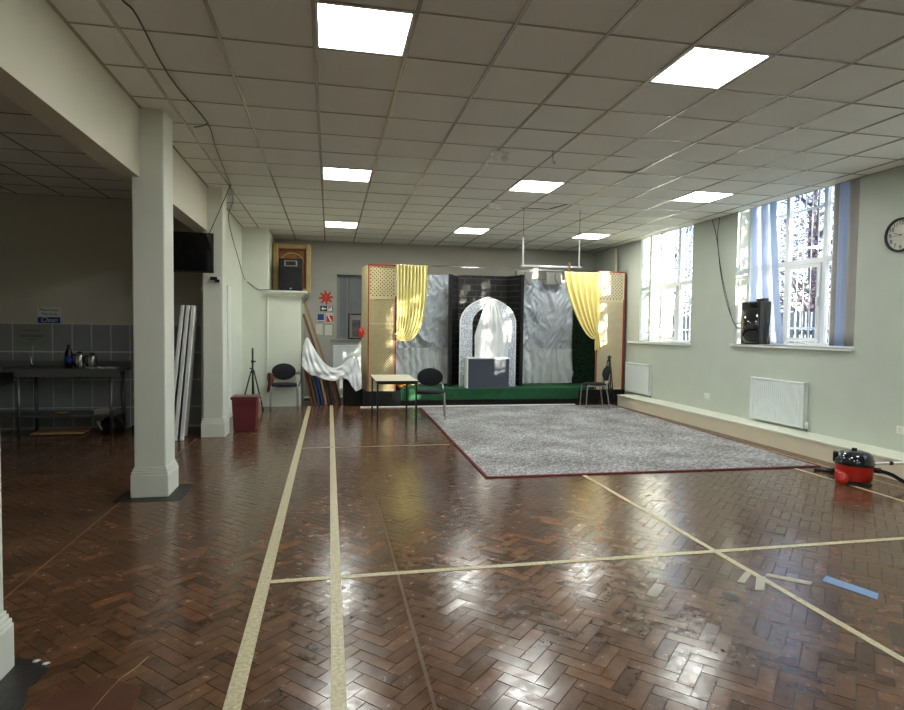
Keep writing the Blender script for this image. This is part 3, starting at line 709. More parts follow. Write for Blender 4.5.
# hanging bar with two small stage lamps
hb = thing('hanging_bar', 'white bar hung from the ceiling by two rods above the stage', 'bar', (0, 0, 0))
YH = 8.75
kx = 8.75/10.3
xa, xb, zb = 3.334*kx, 4.491*kx, 1.5+(2.654-1.5)*kx
MB().bar((xa, YH, zb), (xb, YH, zb+.005), .03, .025).build('rail', 'upvc', hb)
for x in (xa+.03, xb-.05):
    MB().cyl((x, YH, zb), (x, YH, zb+.42), .013, n=8).build('sleeve', 'upvc', hb, True)
    MB().cyl((x, YH, zb+.42), (x, YH, CEIL), .004, n=6).build('rod', 'black', hb, True)
MB().bar((xa+.77, YH-.02, zb-.07), (xa+.77, YH-.02, zb+.07), .025, .02, (0, 1, 0)).build('clip', 'woodp', hb)
for k, (x0, x1, z0, z1, lb) in enumerate([(3.93, 4.29, 2.50, 2.78, 'above the niche edge'), (4.62, 4.97, 2.50, 2.77, 'beside the gold curtain')]):
    t = thing('stage_lamp', 'grey box floodlight '+lb, 'floodlight', (0, 0, 0), 0, 'box floodlights on the backdrop')
    MB().bx(x0, x1, 12.45, 12.56, z0, z1).build('housing', 'steelg', t, bevel=.008)
    MB().bx(x0+.025, x1-.025, 12.443, 12.449, z0+.025, z1-.025).build('lens', 'papergrey', t)
    MB().tube(smoothpath([(x0+.2, 12.44, z1-.02), (x0+.18, 12.42, z1-.15), (x0+.3, 12.43, z0-.02)]), .006, 6).build('cable', 'black', t, True)
    MB().bx(x0+.14, x0+.2, 12.56, 12.8, z0+.1, z0+.13).build('bracket', 'steelg', t)
tag(MB().bx(6.02, 6.075, 12.08, 12.11, .285, 3.28).build('timber_post', 'jalil'), 'slim pale timber post behind the pale screen', 'post')
# flowers by the table on stage
t = thing('flower_bunch', 'small bunch of orange and yellow artificial flowers on the stage', 'flowers', (1.40, 11.70, .336))
for k, (dx, dz, mm) in enumerate([(-.06, .10, 'orange'), (.03, .07, 'orange'), (-.02, .04, 'orange'), (.20, .09, 'yellow'), (.26, .12, 'yellow')]):
    MB().lathe([(.005, -.03), (.04, -.02), (.05, .0), (.03, .025), (.004, .03)], 10, (dx, 0, dz)).build('bloom', mm, t, True)
MB().tube([(-.05, 0, .06), (.1, .02, .03), (.25, 0, .08)], .01, 6).build('stem', 'leafg', t, True)
t = thing('red_ornament', 'red cloth flower hung on the edge of the golden screen', 'ornament', (.60, 11.66, 1.42))
for k in range(7): MB().lathe([(.004, -.06), (.03, -.03), (.035, .01), (.004, .06)], 8, (.03*math.cos(k), .02*math.sin(k), .045*math.sin(k*2.3))).build('petal', 'sred', t, True)

# ------------------------------------------------------------------ table and chairs
t = thing('folding_table', 'small cream-topped table with thin black legs', 'table', (0, 0, 0))
tx0, tx1, ty0, ty1, tz = .70, 1.36, 9.22, 10.5, .70
MB().bx(tx0, tx1, ty0, ty1, tz-.018, tz).build('top', 'tabletop', t, bevel=.003)
MB().bx(tx0-.004, tx1+.004, ty0-.004, ty0, tz-.02, tz-.001).bx(tx1, tx1+.004, ty0, ty1, tz-.02, tz-.001).bx(tx0-.004, tx0, ty0, ty1, tz-.02, tz-.001).bx(tx0, tx1, ty1, ty1+.004, tz-.02, tz-.001).build('edge_strip', 'black', t)
MB().bx(tx0+.03, tx1-.03, ty0+.03, ty0+.05, tz-.055, tz-.02).bx(tx0+.03, tx1-.03, ty1-.05, ty1-.03, tz-.055, tz-.02).bx(tx0+.03, tx0+.05, ty0+.05, ty1-.05, tz-.055, tz-.02).bx(tx1-.05, tx1-.03, ty0+.05, ty1-.05, tz-.055, tz-.02).build('apron', 'black', t)
for x in (tx0+.03, tx1-.03):
    for y in (ty0+.04, ty1-.04): MB().bx(x-.014, x+.014, y-.014, y+.014, 0, tz-.02).build('leg', 'black', t)

def chair(label, loc, rz, arms=False, legm='chrome', black_legs=False):
    c = thing('stacking_chair', label, 'chair', loc, rz, 'black upholstered chairs')
    def padded(cx, cy, cz, sx, sy, sz, ex=3.2):
        m = MB(); n = 28; rows = [(-1, .8), (-.6, .97), (0, 1), (.6, .97), (1, .8)]; v = []
        for h, k in rows:
            for i in range(n):
                a = 2*math.pi*i/n; ca, sa = math.cos(a), math.sin(a)
                x = math.copysign(abs(ca)**(2/ex), ca)*sx*k; y = math.copysign(abs(sa)**(2/ex), sa)*sy*k
                v.append((cx+x, cy+y, cz+h*sz))
        f = [(r*n+i, r*n+(i+1) % n, (r+1)*n+(i+1) % n, (r+1)*n+i) for r in range(4) for i in range(n)]+[tuple(range(n-1, -1, -1)), tuple(range(4*n, 5*n))]
        return m.add(v, f)
    padded(0, 0, .445, .235, .225, .028).build('seat', 'fabric', c, True)
    # oval back, leaning
    m = MB(); n = 30; v = []
    for h, k in ((-1, .86), (-.5, .98), (.5, .98), (1, .86)):
        for i in range(n):
            a = 2*math.pi*i/n; x = .225*k*math.cos(a); z = .67+.155*k*math.sin(a)
            v.append((x, .215+(z-.5)*.22-.10*(x/.225)**2*.35+h*.02, z))
    f = [(r*n+i, r*n+(i+1) % n, (r+1)*n+(i+1) % n, (r+1)*n+i) for r in range(3) for i in range(n)]+[tuple(range(n-1, -1, -1)), tuple(range(3*n, 4*n))]
    m.add(v, f).build('backrest', 'fabric', c, True)
    lm = legm
    for s in (-1, 1):
        MB().tube(smoothpath([(s*.225, -.16, .43), (s*.235, -.20, .40), (s*.245, -.225, 0)]), .011, 8).build('leg', lm, c, True)
        MB().tube(smoothpath([(s*.225, .12, .43), (s*.235, .17, .38), (s*.245, .235, 0)]), .011, 8).build('leg', lm, c, True)
        MB().tube(smoothpath([(s*.225, -.16, .43), (s*.23, .12, .43), (s*.22, .205, .50), (s*.205, .235, .66)]), .010, 8).build('side_rail', lm, c, True)
        if arms:
            MB().tube(smoothpath([(s*.245, -.17, .42), (s*.285, -.17, .52), (s*.29, -.13, .625), (s*.285, .05, .65), (s*.255, .20, .64), (s*.215, .24, .62)]), .012, 8).build('arm', 'black', c, True)
    MB().tube([(-.225, -.15, .42), (.225, -.15, .42)], .009, 6).build('cross_bar', lm, c, True)
    MB().tube([(-.225, .13, .42), (.225, .13, .42)], .009, 6).build('cross_bar', lm, c, True)
    return c
chair('black padded armchair against the cream pillar', (-.815, 11.50, 0), R(6), True)
chair('black oval-backed chair beside the small table', (1.66, 9.92, .012), R(-8))
chair('black oval-backed chair seen side-on by the right of the stage', (5.14, 11.05, .011), R(-100), legm='steelg')
o = MB().grid(lambda u, v: (-1.10+.09*u+.01*math.sin(v*5), 11.42+.02*math.sin(u*9)-.01*v, lerp(.66, .31+.05*u, v)), 12, 14).build('rust_cloth', 'rust', None, True, solid=.012)
tag(o, 'rust coloured cloth hung over the arm of the armchair', 'cloth')

# ------------------------------------------------------------------ tripod stands
def tripod(label, loc, h, spread, legz, hub, rz):
    t = thing('tripod_stand', label, 'stand', loc, rz, 'black tripod stands')
    MB().cyl((0, 0, .06), (0, 0, h), .017, n=10).build('pole', 'black', t, True)
    MB().cyl((0, 0, legz-.03), (0, 0, legz+.03), .032, n=12).build('collar', 'black', t, True)
    MB().cyl((0, 0, hub-.025), (0, 0, hub+.02), .028, n=12).build('clamp', 'black', t, True)
    MB().cyl((0, 0, hub), (.07, 0, hub), .012, n=8).build('knob', 'black', t, True)
    MB().cyl((0, 0, legz+.05), (-.06, 0, legz+.05), .012, n=8).build('knob', 'black', t, True)
    for k in range(3):
        a = 2*math.pi*k/3; d = Vector((math.cos(a), math.sin(a), 0))
        lg_ = MB().tube([d*.03+Vector((0, 0, legz)), d*spread+Vector((0, 0, .015))], .013, 8).build('leg', 'black', t, True)
        MB().tube([d*.02+Vector((0, 0, .17)), d*spread*.62+Vector((0, 0, legz*.41))], .008, 6).build('brace', 'black', t, True)
        MB().lathe([(.018, 0), (.02, .02), (.012, .04)], 8, tuple(d*spread)).build('foot', 'black', lg_, True)
tripod('black tripod stand standing by the left wall', (-1.36, 11.38, 0), 1.12, .22, .70, .88, R(-30))
tripod('black tripod stand behind the side-on chair', (5.62, 11.42, 0), 1.02, .17, .92, .98, R(-75))
# ------------------------------------------------------------------ bin and stool piece
t = thing('plastic_bin', 'maroon plastic bin behind the far column', 'bin', (-1.19, 9.12, 0))
def taper(m, a0, b0, a1, b1, z0, z1): return m.add([(-a0, -b0, z0), (a0, -b0, z0), (a0, b0, z0), (-a0, b0, z0), (-a1, -b1, z1), (a1, -b1, z1), (a1, b1, z1), (-a1, b1, z1)], [(3, 2, 1, 0), (0, 1, 5, 4), (1, 2, 6, 5), (2, 3, 7, 6), (3, 0, 4, 7), (4, 5, 6, 7)])
taper(MB(), .15, .13, .17, .15, 0, .46).build('body', 'maroon', t, bevel=.01)
MB().bx(-.185, .185, -.165, .165, .46, .505).build('lid', 'maroon', t, bevel=.012)
MB().bx(-.16, .16, -.157, -.145, .40, .42).build('rib', 'maroon', t)
t = thing('step_stool', 'small worn pinkish stool between the bin and tripod', 'stool', (-1.22, 10.35, 0))
MB().bx(-.10, .10, -.1, .1, .24, .31).build('seat', 'pink', t, bevel=.01)
for x in (-.08, .08):
    for y in (-.08, .08): MB().bx(x-.015, x+.015, y-.015, y+.015, 0, .24).build('leg', 'pink', t)

# ------------------------------------------------------------------ boards leaning beside the pillar
random.seed(12)
bl = [('wood', 'orange-brown plank nearest the pillar in the leaning stack'), ('wood', 'brown plank leaning second from the pillar'),
      ('blue', 'narrow blue board leaning in the stack by the pillar'), ('blue', 'second blue board, farther from the pillar'),
      ('woodp', 'pale grey-brown board leaning right of the blue boards'), ('woodd', 'dark brown board under the satin cloth'),
      ('woodd', 'dark plank in the middle of the leaning stack'), ('wood', 'short brown plank on the outer side of the leaning stack'),
      ('woodd', 'outermost dark board of the leaning stack')]
for k, (mm, lb) in enumerate(bl):
    xb = -.345+.068*k; th = .05 if k > 1 else .04; zt = 1.0-.055*k; xt = xb-.215*zt-.004*k
    y0 = 11.98+.012*k; w = .55 if k > 1 else .5
    v = [(x+(th if q_ else 0), y, z) for (x, z) in ((xb, 0), (xt, zt)) for q_, y in ((0, y0), (1, y0), (1, y0+w), (0, y0+w))]
    o = MB().add(v, [(0, 1, 2, 3), (7, 6, 5, 4), (0, 4, 5, 1), (1, 5, 6, 2), (2, 6, 7, 3), (3, 7, 4, 0)]).build('leaning_board', mm); tag(o, lb, 'board', 'boards leaning beside the pillar')
for k, (xt, zt, xb, yb, lb) in enumerate([(-.50, 2.03, .16, 12.75, 'long pale batten sloping up to the shelf, upper one'), (-.52, 1.78, .05, 12.72, 'long brown batten sloping up the pillar, lower one')]):
    o = MB().bar((xb, yb, .03), (xt, yb-.1, zt), .05, .04, (0, 1, 0)).build('long_batten', 'woodp' if k == 0 else 'wood'); tag(o, lb, 'batten', 'long battens beside the pillar')
# black covered box under the satin, satin cloth
o = MB().prism([(.275, 0), (.635, 0), (.635, .38), (.57, .68), (.42, .74), (.275, .48)], 11.80, 12.5).build('covered_box', 'blackm', bevel=.02)
tag(o, 'black cloth covered box under the satin beside the stage', 'box')
top = smoothpath([(-.50, 1.10, 0), (-.425, 1.31, 0), (-.324, 1.173, 0), (-.174, .926, 0), (-.024, .773, 0), (.108, .735, 0), (.258, .812, 0), (.391, .928, 0), (.467, .967, 0), (.544, .88, 0), (.612, .66, 0)], 7)
bot = smoothpath([(-.51, .78, 0), (-.431, .683, 0), (-.321, .606, 0), (-.172, .549, 0), (-.023, .51, 0), (.127, .509, 0), (.258, .54, 0), (.36, .50, 0), (.44, .373, 0), (.51, .285, 0), (.61, .34, 0)], 7)
def satin(u, v):
    i = min(len(top)-1, int(round(u*(len(top)-1)))); a, b = top[i], bot[i]
    f_ = math.sin((u*2.6+v*.9)*8+2.2*noise.noise((u*4, v*1.5, 1)))+.5*math.sin((u*5-v*1.2)*9+3*noise.noise((u*6, v*2, 7)))
    return (lerp(a.x, b.x, v), lerp(11.80, 11.66, v**.5)+.022*f_*(.35+.65*math.sin(v*math.pi)), lerp(a.y, b.y, v)+.008*f_*v)
tag(MB().grid(satin, len(top)-1, 26).build('satin_cloth', 'satin', None, True, solid=.006), 'white satin cloth thrown over the leaning boards', 'cloth')
# ------------------------------------------------------------------ shelf: gilt picture and loudspeaker
t = thing('picture_frame', 'deep gilt frame with orange print standing on the pillar shelf', 'picture', (-.745, 12.72, 2.19))
a, b, hh = .37, .27, 1.0
MB().bx(-a, -b, -.12, .02, 0, hh).bx(b, a, -.12, .02, 0, hh).bx(-b, b, -.12, .02, hh-.10, hh).bx(-b, b, -.12, .02, 0, .1).build('moulding', 'gframe', t, bevel=.015)
MB().bx(-b, b, -.02, .02, .1, hh-.1).build('print', 'artp', t)
MB().bx(-b, -b+.025, -.06, -.02, .1, hh-.1).bx(b-.025, b, -.06, -.02, .1, hh-.1).bx(-b, b, -.06, -.02, hh-.125, hh-.1).build('inner_slip', 'rededge', t)
m = MB()
for k in range(16):
    a0, a1 = math.pi*k/16, math.pi*(k+1)/16
    m.bar((.23*math.cos(a0), -.03, .62+.2*math.sin(a0)), (.23*math.cos(a1), -.03, .62+.2*math.sin(a1)), .02, .05, (0, 1, 0))
m.build('arch_motif', 'gframe', t)
t = thing('loudspeaker', 'black loudspeaker standing on the pillar shelf before the picture', 'loudspeaker', (-.735, 12.2, 2.19))
MB().prism([(-.225, -.15), (.225, -.15), (.17, .17), (-.17, .17)], 0, .64, lambda a_, b_, y: (a_, b_, y)).build('cabinet', 'black', t, bevel=.012)
MB().bx(-.205, .205, -.162, -.151, .03, .46).build('grille', 'blackm', t, bevel=.004)
MB().bx(-.12, .12, -.166, -.151, .49, .60).build('horn', 'papergrey', t, bevel=.004)
MB().bx(-.095, .095, -.17, -.166, .505, .585).build('horn_mouth', 'black', t)
MB().bx(-.02, .02, -.166, -.162, .05, .075).build('badge', 'steelg', t)

# ------------------------------------------------------------------ signs on the back wall
def plate(name, x, z, w, h, m, label, cat='sign', y=YB):
    t = thing(name, label, cat, (x, y, z)); MB().bx(-w/2, w/2, -.006, 0, -h/2, h/2).build('board', m, t); return t
t = thing('starburst_sign', 'red starburst sign above the exit arrow', 'sign', (-.075, YB, 2.155))
p = []
for k in range(32):
    a = 2*math.pi*k/32; r = .155 if k % 4 in (0, 1) else .085; p.append((r*math.cos(a), r*math.sin(a)))
MB().prism(p, -.006, 0).build('board', 'sred', t)
text('!', .14, 'orange', t, loc=(0, -.007, 0))
t = plate('exit_sign', -.062, 1.917, .27, .115, 'sgreen', 'dark exit sign with white arrow and running figure')
MB().prism([(-.115, 0), (-.07, .045), (-.07, .015), (-.01, .015), (-.01, -.015), (-.07, -.015), (-.07, -.045)], -.009, -.006).build('arrow', 'swhite', t)
MB().bx(.015, .12, -.0085, -.006, -.05, .05).build('door_symbol', 'swhite', t)
MB().prism([(.035, -.04), (.055, -.005), (.045, .02), (.075, .025), (.095, .005), (.10, .012), (.08, .036), (.09, .045), (.07, .045), (.04, .035), (.03, .01), (.045, -.002)], -.011, -.0085).build('running_figure', 'sgreen', t)
t = plate('notice_sign', -.185, 1.71, .145, .19, 'swhite', 'small blue and white notice left of the red fire sign')
MB().bx(-.068, .068, -.009, -.006, -.045, .09).build('blue_field', 'sblue', t); MB().bx(-.068, .068, -.009, -.006, -.088, -.068).build('black_bar', 'black', t)
t = plate('fire_sign', .004, 1.72, .15, .2, 'swhite', 'red fire sign below the exit sign')
MB().bx(-.07, .07, -.009, -.006, -.09, .05).build('red_field', 'sred', t)
MB().prism([(-.05, .045), (-.02, .05), (.05, -.07), (.02, -.085)], -.012, -.009).build('symbol', 'swhite', t)
for k in range(4): MB().bx(-.06+.035*k, -.045+.035*k, -.009, -.006, .06, .085).build('mark', 'sred', t)
t = plate('paper_notice', -.02, 1.455, .19, .26, 'papergrey', 'framed white paper notice below the fire sign'); MB().bx(-.08, .08, -.009, -.006, -.115, .115).build('sheet', 'paper', t)
t = plate('paper_notice', -.215, 1.47, .14, .22, 'paper', 'plain white paper notice left of the framed one')
# picture on the small window sill, radiator under it
t = thing('framed_portrait', 'dark framed portrait on the small window sill', 'picture', (.56, 13.36, 1.262))
MB().bx(-.16, .16, 0, .02, 0, .56).build('frame', 'black', t); MB().bx(-.13, .13, -.004, 0, .03, .53).build('mount', 'papergrey', t); MB().bx(-.08, .1, -.007, -.004, .05, .42).build('print', 'skinpic', t)
t = thing('net_curtain', 'dark gathered strip of net hanging in the small window', 'curtain', (.39, 13.36, 1.3))
MB().grid(lambda u, v: (.03+.035*(u-.5)*(1+v)+.05*v+.01*math.sin(u*12), .02*math.sin(u*14), lerp(1.3, .02, v)), 14, 14).build('cloth', 'papergrey', t, True, solid=.003)

def radiator(name, label, loc, w, h, rz, nfin):
    t = thing(name, label, 'radiator', loc, rz, 'white panel radiators')
    MB().bx(0, w, -.055, -.045, 0, h).build('panel', 'rad', t)
    fm = MB().bx(-.012, .012, -.064, -.055, .03, h-.04).mesh('rib', 'rad')
    for k in range(nfin):
        o = bpy.data.objects.new('rib', fm); C.objects.link(o); o.parent = t; o.location = ((k+.5)*w/nfin, 0, 0); 
    MB().bx(0, w, -.07, 0, h-.02, h).build('top_grille', 'rad', t, bevel=.004)
    MB().bx(0, .008, -.07, 0, 0, h).bx(w-.008, w, -.07, 0, 0, h).build('side_cover', 'rad', t)
    MB().cyl((w+.03, -.03, -.0), (w+.03, -.03, .09), .018, n=10).build('valve', 'white', t, True)
    MB().cyl((w+.03, -.03, -.04), (w+.03, -.03, 0), .008, n=8).build('pipe', 'steelg', t, True)
    MB().bx(.1, .14, -.045, 0, .06, .1).bx(w-.14, w-.1, -.045, 0, .06, .1).build('bracket', 'white', t)
    return t
radiator('radiator', 'white ribbed radiator below the large window', (XR-.004, 7.78, .262), 1.02, .60, R(-90), 26)
radiator('radiator', 'white radiator below the window nearest the stage', (XR-.004, 11.60, .262), .93, .60, R(-90), 22)
radiator('radiator', 'white radiator under the small back window', (.08, YB-.004, .55), 1.0, .58, 0, 22)

# ------------------------------------------------------------------ wall clock
t = thing('wall_clock', 'round black-rimmed wall clock on the window wall', 'clock', (XR-.001, 5.53, 2.60), R(-90))
MB().lathe([(.0, 0), (.185, 0), (.19, -.02), (.185, -.04), (.165, -.04), (.163, -.015), (.0, -.015)], 40, (0, 0, 0), 'y').build('rim', 'black', t, True)
MB().lathe([(.0, -.018), (.163, -.018), (.163, -.014), (0, -.014)], 40, (0, 0, 0), 'y').build('dial', 'paper', t)
for k in range(1, 13):
    a = math.pi/2-2*math.pi*k/12; text(str(k), .062, 'black', t, 'numeral', (.13*math.cos(a), -.02, .13*math.sin(a)))
MB().bar((0, -.022, 0), (-.085, -.022, .03), .004, .012, (0, 1, 0)).build('hour_hand', 'black', t)
MB().bar((.03, -.025, .005), (-.135, -.025, -.012), .004, .012, (0, 1, 0)).build('minute_hand', 'chrome', t)
MB().lathe([(0, -.03), (.01, -.03), (.01, -.018), (0, -.018)], 12, (0, 0, 0), 'y').build('hub', 'black', t)
def socket(label, loc, rz, w=.146):
    t = thing('wall_socket', label, 'socket', loc, rz, 'white wall sockets')
    MB().bx(-w/2, w/2, -.01, 0, -.043, .043).build('plate', 'white', t, bevel=.003)
    for s in (-.036, .036):
        MB().bx(s-.004, s+.004, -.012, -.01, .005, .016).bx(s-.016, s-.009, -.012, -.01, -.02, -.014).bx(s+.009, s+.016, -.012, -.01, -.02, -.014).build('pin_hole', 'black', t)
socket('white double socket low between the two windows', (XR, 8.9, .455), R(-90))
socket('white double socket low on the wall under the clock', (XR, 5.42, .46), R(-90))

# ------------------------------------------------------------------ loudspeaker on the window sill, blinds
t = thing('sill_loudspeaker', 'glossy black loudspeaker on the large window sill', 'loudspeaker', (6.225, 7.90, 1.343), R(0))
MB().bx(-.10, .10, -.20, .20, 0, .63).build('cabinet', 'black', t, bevel=.015)
MB().grid(lambda u, v: (-.102-.06*math.sin(u*math.pi)**.7, -.195+.38*u, lerp(.02, .50, v)), 24, 2).build('curved_grille', 'blackgloss', t, True, solid=.006)
MB().bx(-.112, -.10, -.15, .02, .53, .61).build('horn', 'blackgloss', t, bevel=.004)
MB().bx(-.05, .05, -.20, -.06, .63, .67).build('handle', 'black', t, bevel=.01)
tag(MB().tube(smoothpath([(6.135, 8.889, CEIL-.01), (6.13, 8.744, 3.0), (6.13, 8.614, 2.426), (6.12, 8.418, 1.94), (6.10, 8.19, 1.62), (6.12, 8.09, 1.58)]), .006, 6).build('speaker_cable', 'black', None, True), 'black cable drooping down the wall to the sill loudspeaker, left strand', 'cable', 'cables to the sill loudspeaker')
tag(MB().tube(smoothpath([(6.135, 8.70, CEIL-.01), (6.13, 8.73, 3.0), (6.128, 8.59, 2.426), (6.12, 8.38, 1.92), (6.08, 8.2, 1.66), (6.12, 8.09, 1.66)]), .005, 6).build('speaker_cable', 'black', None, True), 'black cable drooping down the wall to the sill loudspeaker, right strand', 'cable', 'cables to the sill loudspeaker')
def blind(label, loc, louvres):
    t = thing('vertical_blind', label, 'blind', loc, 0, 'vertical blinds of the large window')
    MB().bx(.0, .03, -.1, .5, 2.56, 2.6).build('head_rail', 'white', t)
    for (yt, yb, w, ang, mm, zb) in louvres:
        def fn(u, v):
            y = lerp(yt, yb, v**1.6); d = (u-.5)*w; c = .008*math.sin(u*math.pi)
            return (.02+d*math.sin(ang)+c, y+d*math.cos(ang), lerp(2.56, zb, v))
        MB().grid(fn, 4, 14).build('louvre', mm, t, True, solid=.0025)
    return t
blind('grey and blue vertical blind slats bunched at the clock side of the window', (6.14, 6.12, 1.345), [(.05, .05, .13, -.35, 'blindg', .012), (.15, .15, .10, -.6, 'blind', .012), (.22, .22, .09, -.3, 'blind', .012), (.285, .285, .10, -.5, 'blindg', .012)])
blind('white blind slats pulled aside behind the sill loudspeaker', (6.30, 7.45, 1.345), [(.66, .60, .1, -.4, 'blind', .012), (.56, .44, .1, -.7, 'net', .012), (.47, .30, .11, -.3, 'blind', .012), (.40, .18, .10, -.5, 'net', .012), (.30, .06, .09, -.6, 'blind', .012)])

# ------------------------------------------------------------------ vacuum cleaner
t = thing('vacuum_cleaner', 'red tub vacuum cleaner with a black domed lid by the ledge', 'vacuum cleaner', (5.21, 5.10, 0), R(44)); t.scale = (.95, .95, .95)
MB().lathe([(.0, .035), (.15, .035), (.165, .05), (.172, .12), (.178, .20), (.178, .215), (0, .215)], 32).build('tub', 'red', t, True)
MB().lathe([(.0, .205), (.185, .205), (.19, .215), (.188, .235), (.178, .27), (.165, .305), (.13, .335), (.07, .35), (0, .352)], 32).build('lid', 'navy', t, True)
MB().lathe([(.17, .0), (.15, .03), (.12, .036), (0, .036)], 24).build('base', 'black', t, True)
for s in (-1, 1):
    w = MB().lathe([(0, -.018), (.055, -.018), (.065, -.008), (.065, .008), (.055, .018), (0, .018)], 20, (0, 0, 0), 'x').build('wheel', 'red', t, True); w.location = (s*.165, .10, .066)
MB().bx(-.165, .165, .06, .17, .06, .14).build('wheel_housing', 'red', t, bevel=.02)
MB().cyl((.10, -.08, .02), (.10, -.08, .05), .022, n=12).build('caster', 'black', t, True)
MB().bx(-.018, .018, -.02, .03, .345, .375).build('knob', 'black', t, bevel=.005)
MB().bx(-.05, .05, .14, .195, .215, .32).build('carry_handle', 'black', t, bevel=.01)
MB().cyl((0, -.17, .16), (0, -.235, .16), .028, n=14).build('hose_port', 'black', t, True)
# hose and wand in world space so they reach past the frame edge
VM = Matrix.Translation((5.21, 5.10, 0)) @ Matrix.Rotation(R(44), 4, 'Z') @ Matrix.Scale(.95, 4); inv = VM.inverted()
def loc(p): return inv @ Vector(p)
hp = smoothpath([tuple(VM @ Vector((0, -.22, .16))), (5.42, 4.88, .13), (5.50, 4.80, .07), (5.60, 4.68, .03), (5.62, 4.4, .022), (5.45, 4.1, .022)], 8)
MB().tube([loc(p) for p in hp], .019, 10).build('hose', 'blackm', t, True)
o = thing('vacuum_wand', 'chrome vacuum wand resting on the wall ledge', 'wand', (0, 0, 0))
MB().cyl((5.353, 5.04, .202), (5.80, 4.86, .245), .015, n=12).build('tube', 'white', o, True)
MB().cyl((5.50, 4.98, .217), (5.53, 4.968, .219), .02, n=12).build('collar', 'black', o, True)
MB().cyl((5.80, 4.86, .245), (6.05, 4.76, .258), .02, n=12).build('grip', 'black', o, True)
o = thing('floor_tool', 'black floor tool lying between rug corner and vacuum', 'vacuum head', (5.33, 5.55, .0), R(-50))
MB().bx(-.13, .13, -.04, .04, 0, .03).build('sole', 'black', o, bevel=.012); MB().cyl((0, .0, .03), (.10, -.12, .06), .02, n=10).build('neck', 'black', o, True)

# ------------------------------------------------------------------ kitchen
t = thing('steel_sink_table', 'stainless steel sink table in the dim kitchen', 'sink table', (0, 0, 0))
x0, x1, y0, y1 = -5.6, -2.83, 8.93, 9.5
MB().bx(x0, x1, y0, y1, .86, .9).build('worktop', 'steel', t, bevel=.006)
MB().bx(x0, x1, y1-.02, y1, .9, .99).build('upstand', 'steel', t)
MB().bx(-4.08, x1+.03, y0-.012, y0, .80, .905).build('front_apron', 'steel', t, bevel=.004)
MB().bx(-5.4, -4.3, y0+.06, y1-.1, .66, .86).build('bowl', 'steel', t, bevel=.02)
for x in (-5.5, -4.05, -2.92):
    for y in (y0+.03, y1-.04): MB().cyl((x, y, 0), (x, y, .86), .022, n=10).build('leg', 'steel', t, True)
MB().bx(-4.08, -2.88, y0+.02, y1-.03, .25, .275).build('shelf', 'steel', t)
MB().bx(-5.5, -4.08, y0+.02, y1-.03, .25, .275).build('shelf', 'steel', t)
t = thing('tap', 'slender chrome tap behind the sink', 'tap', (-4.08, 9.42, .9))
MB().tube(smoothpath([(0, 0, 0), (-.02, 0, .16), (-.08, -.02, .2), (-.13, -.04, .17)]), .007, 8).build('spout', 'chrome', t, True); MB().lathe([(.02, 0), (.022, .04), (.012, .06)], 12).build('base', 'chrome', t, True)
t = thing('cola_bottle', 'dark bottle with blue label on the sink table', 'bottle', (-3.54, 9.22, .9))
MB().lathe([(.03, 0), (.05, .01), (.05, .2), (.045, .22), (.018, .28), (.017, .30)], 18).build('body', 'cola', t, True); MB().lathe([(.0515, .08), (.0515, .17)], 18).build('label_band', 'sblue', t, True); MB().lathe([(.019, .30), (.019, .325), (.0, .325)], 12).build('cap', 'black', t, True)
for k, (x, h, lb) in enumerate([(-3.41, .22, 'steel kettle beside the dark bottle'), (-3.25, .2, 'steel kettle farther from the dark bottle')]):
    t = thing('kettle', lb, 'kettle', (x, 9.24, .9), .4*k, 'steel kettles on the sink table')
    MB().lathe([(.055, 0), (.062, .02), (.062, h*.75), (.05, h*.9), (.02, h), (0, h)], 18).build('body', 'chrome', t, True)
    MB().tube(smoothpath([(-.05, 0, h*.85), (-.085, 0, h*.8), (-.09, 0, h*.4), (-.06, 0, h*.2)]), .01, 8).build('handle', 'black', t, True); MB().lathe([(.045, h*.9), (.03, h*1.0), (.012, h*1.05), (0, h*1.05)], 14).build('lid', 'black', t, True)
t = thing('paper_roll', 'white crumpled paper lying on the sink table', 'paper', (-3.08, 9.1, .9), R(8)); MB().grid(lambda u, v: (lerp(-.2, .2, u), lerp(-.06, .06, v), .012+.012*math.sin(u*20+v*7)), 20, 6).build('sheet', 'paper', t, True, solid=.004)
t = thing('chopping_board', 'pale board lying on the floor under the sink table', 'board', (-3.62, 9.15, 0), R(4)); MB().bx(-.32, .32, -.16, .16, .01, .035).build('slab', 'woodp', t, bevel=.005); MB().bx(-.2, -.16, -.1, .1, 0, .01).bx(.16, .2, -.1, .1, 0, .01).build('batten', 'wood', t)
t = thing('wooden_dish', 'small brown dish on the lower steel shelf', 'dish', (-3.6, 9.1, .275)); MB().lathe([(.03, 0), (.07, .015), (.085, .035), (.08, .035), (.06, .02), (0, .012)], 18).build('bowl', 'woodp', t, True)
t = thing('cardboard_tray', 'pale tray at the end of the lower steel shelf', 'tray', (-3.04, 9.1, .276)); MB().bx(-.12, .1, -.1, .1, 0, .06).build('body', 'papergrey', t, bevel=.01); MB().bx(-.11, .09, -.09, .09, .06, .066).build('lid', 'paper', t)
t = thing('rubbish_sack', 'black rubbish sack under the end of the sink table', 'sack', (-3.02, 9.25, 0)); MB().lathe([(.10, 0), (.17, .04), (.16, .12), (.08, .19), (.03, .22), (0, .22)], 14).build('body', 'black', t, True); MB().bar((-.14, -.1, .16), (-.06, -.16, .05), .04, .01).build('flap', 'paper', t)
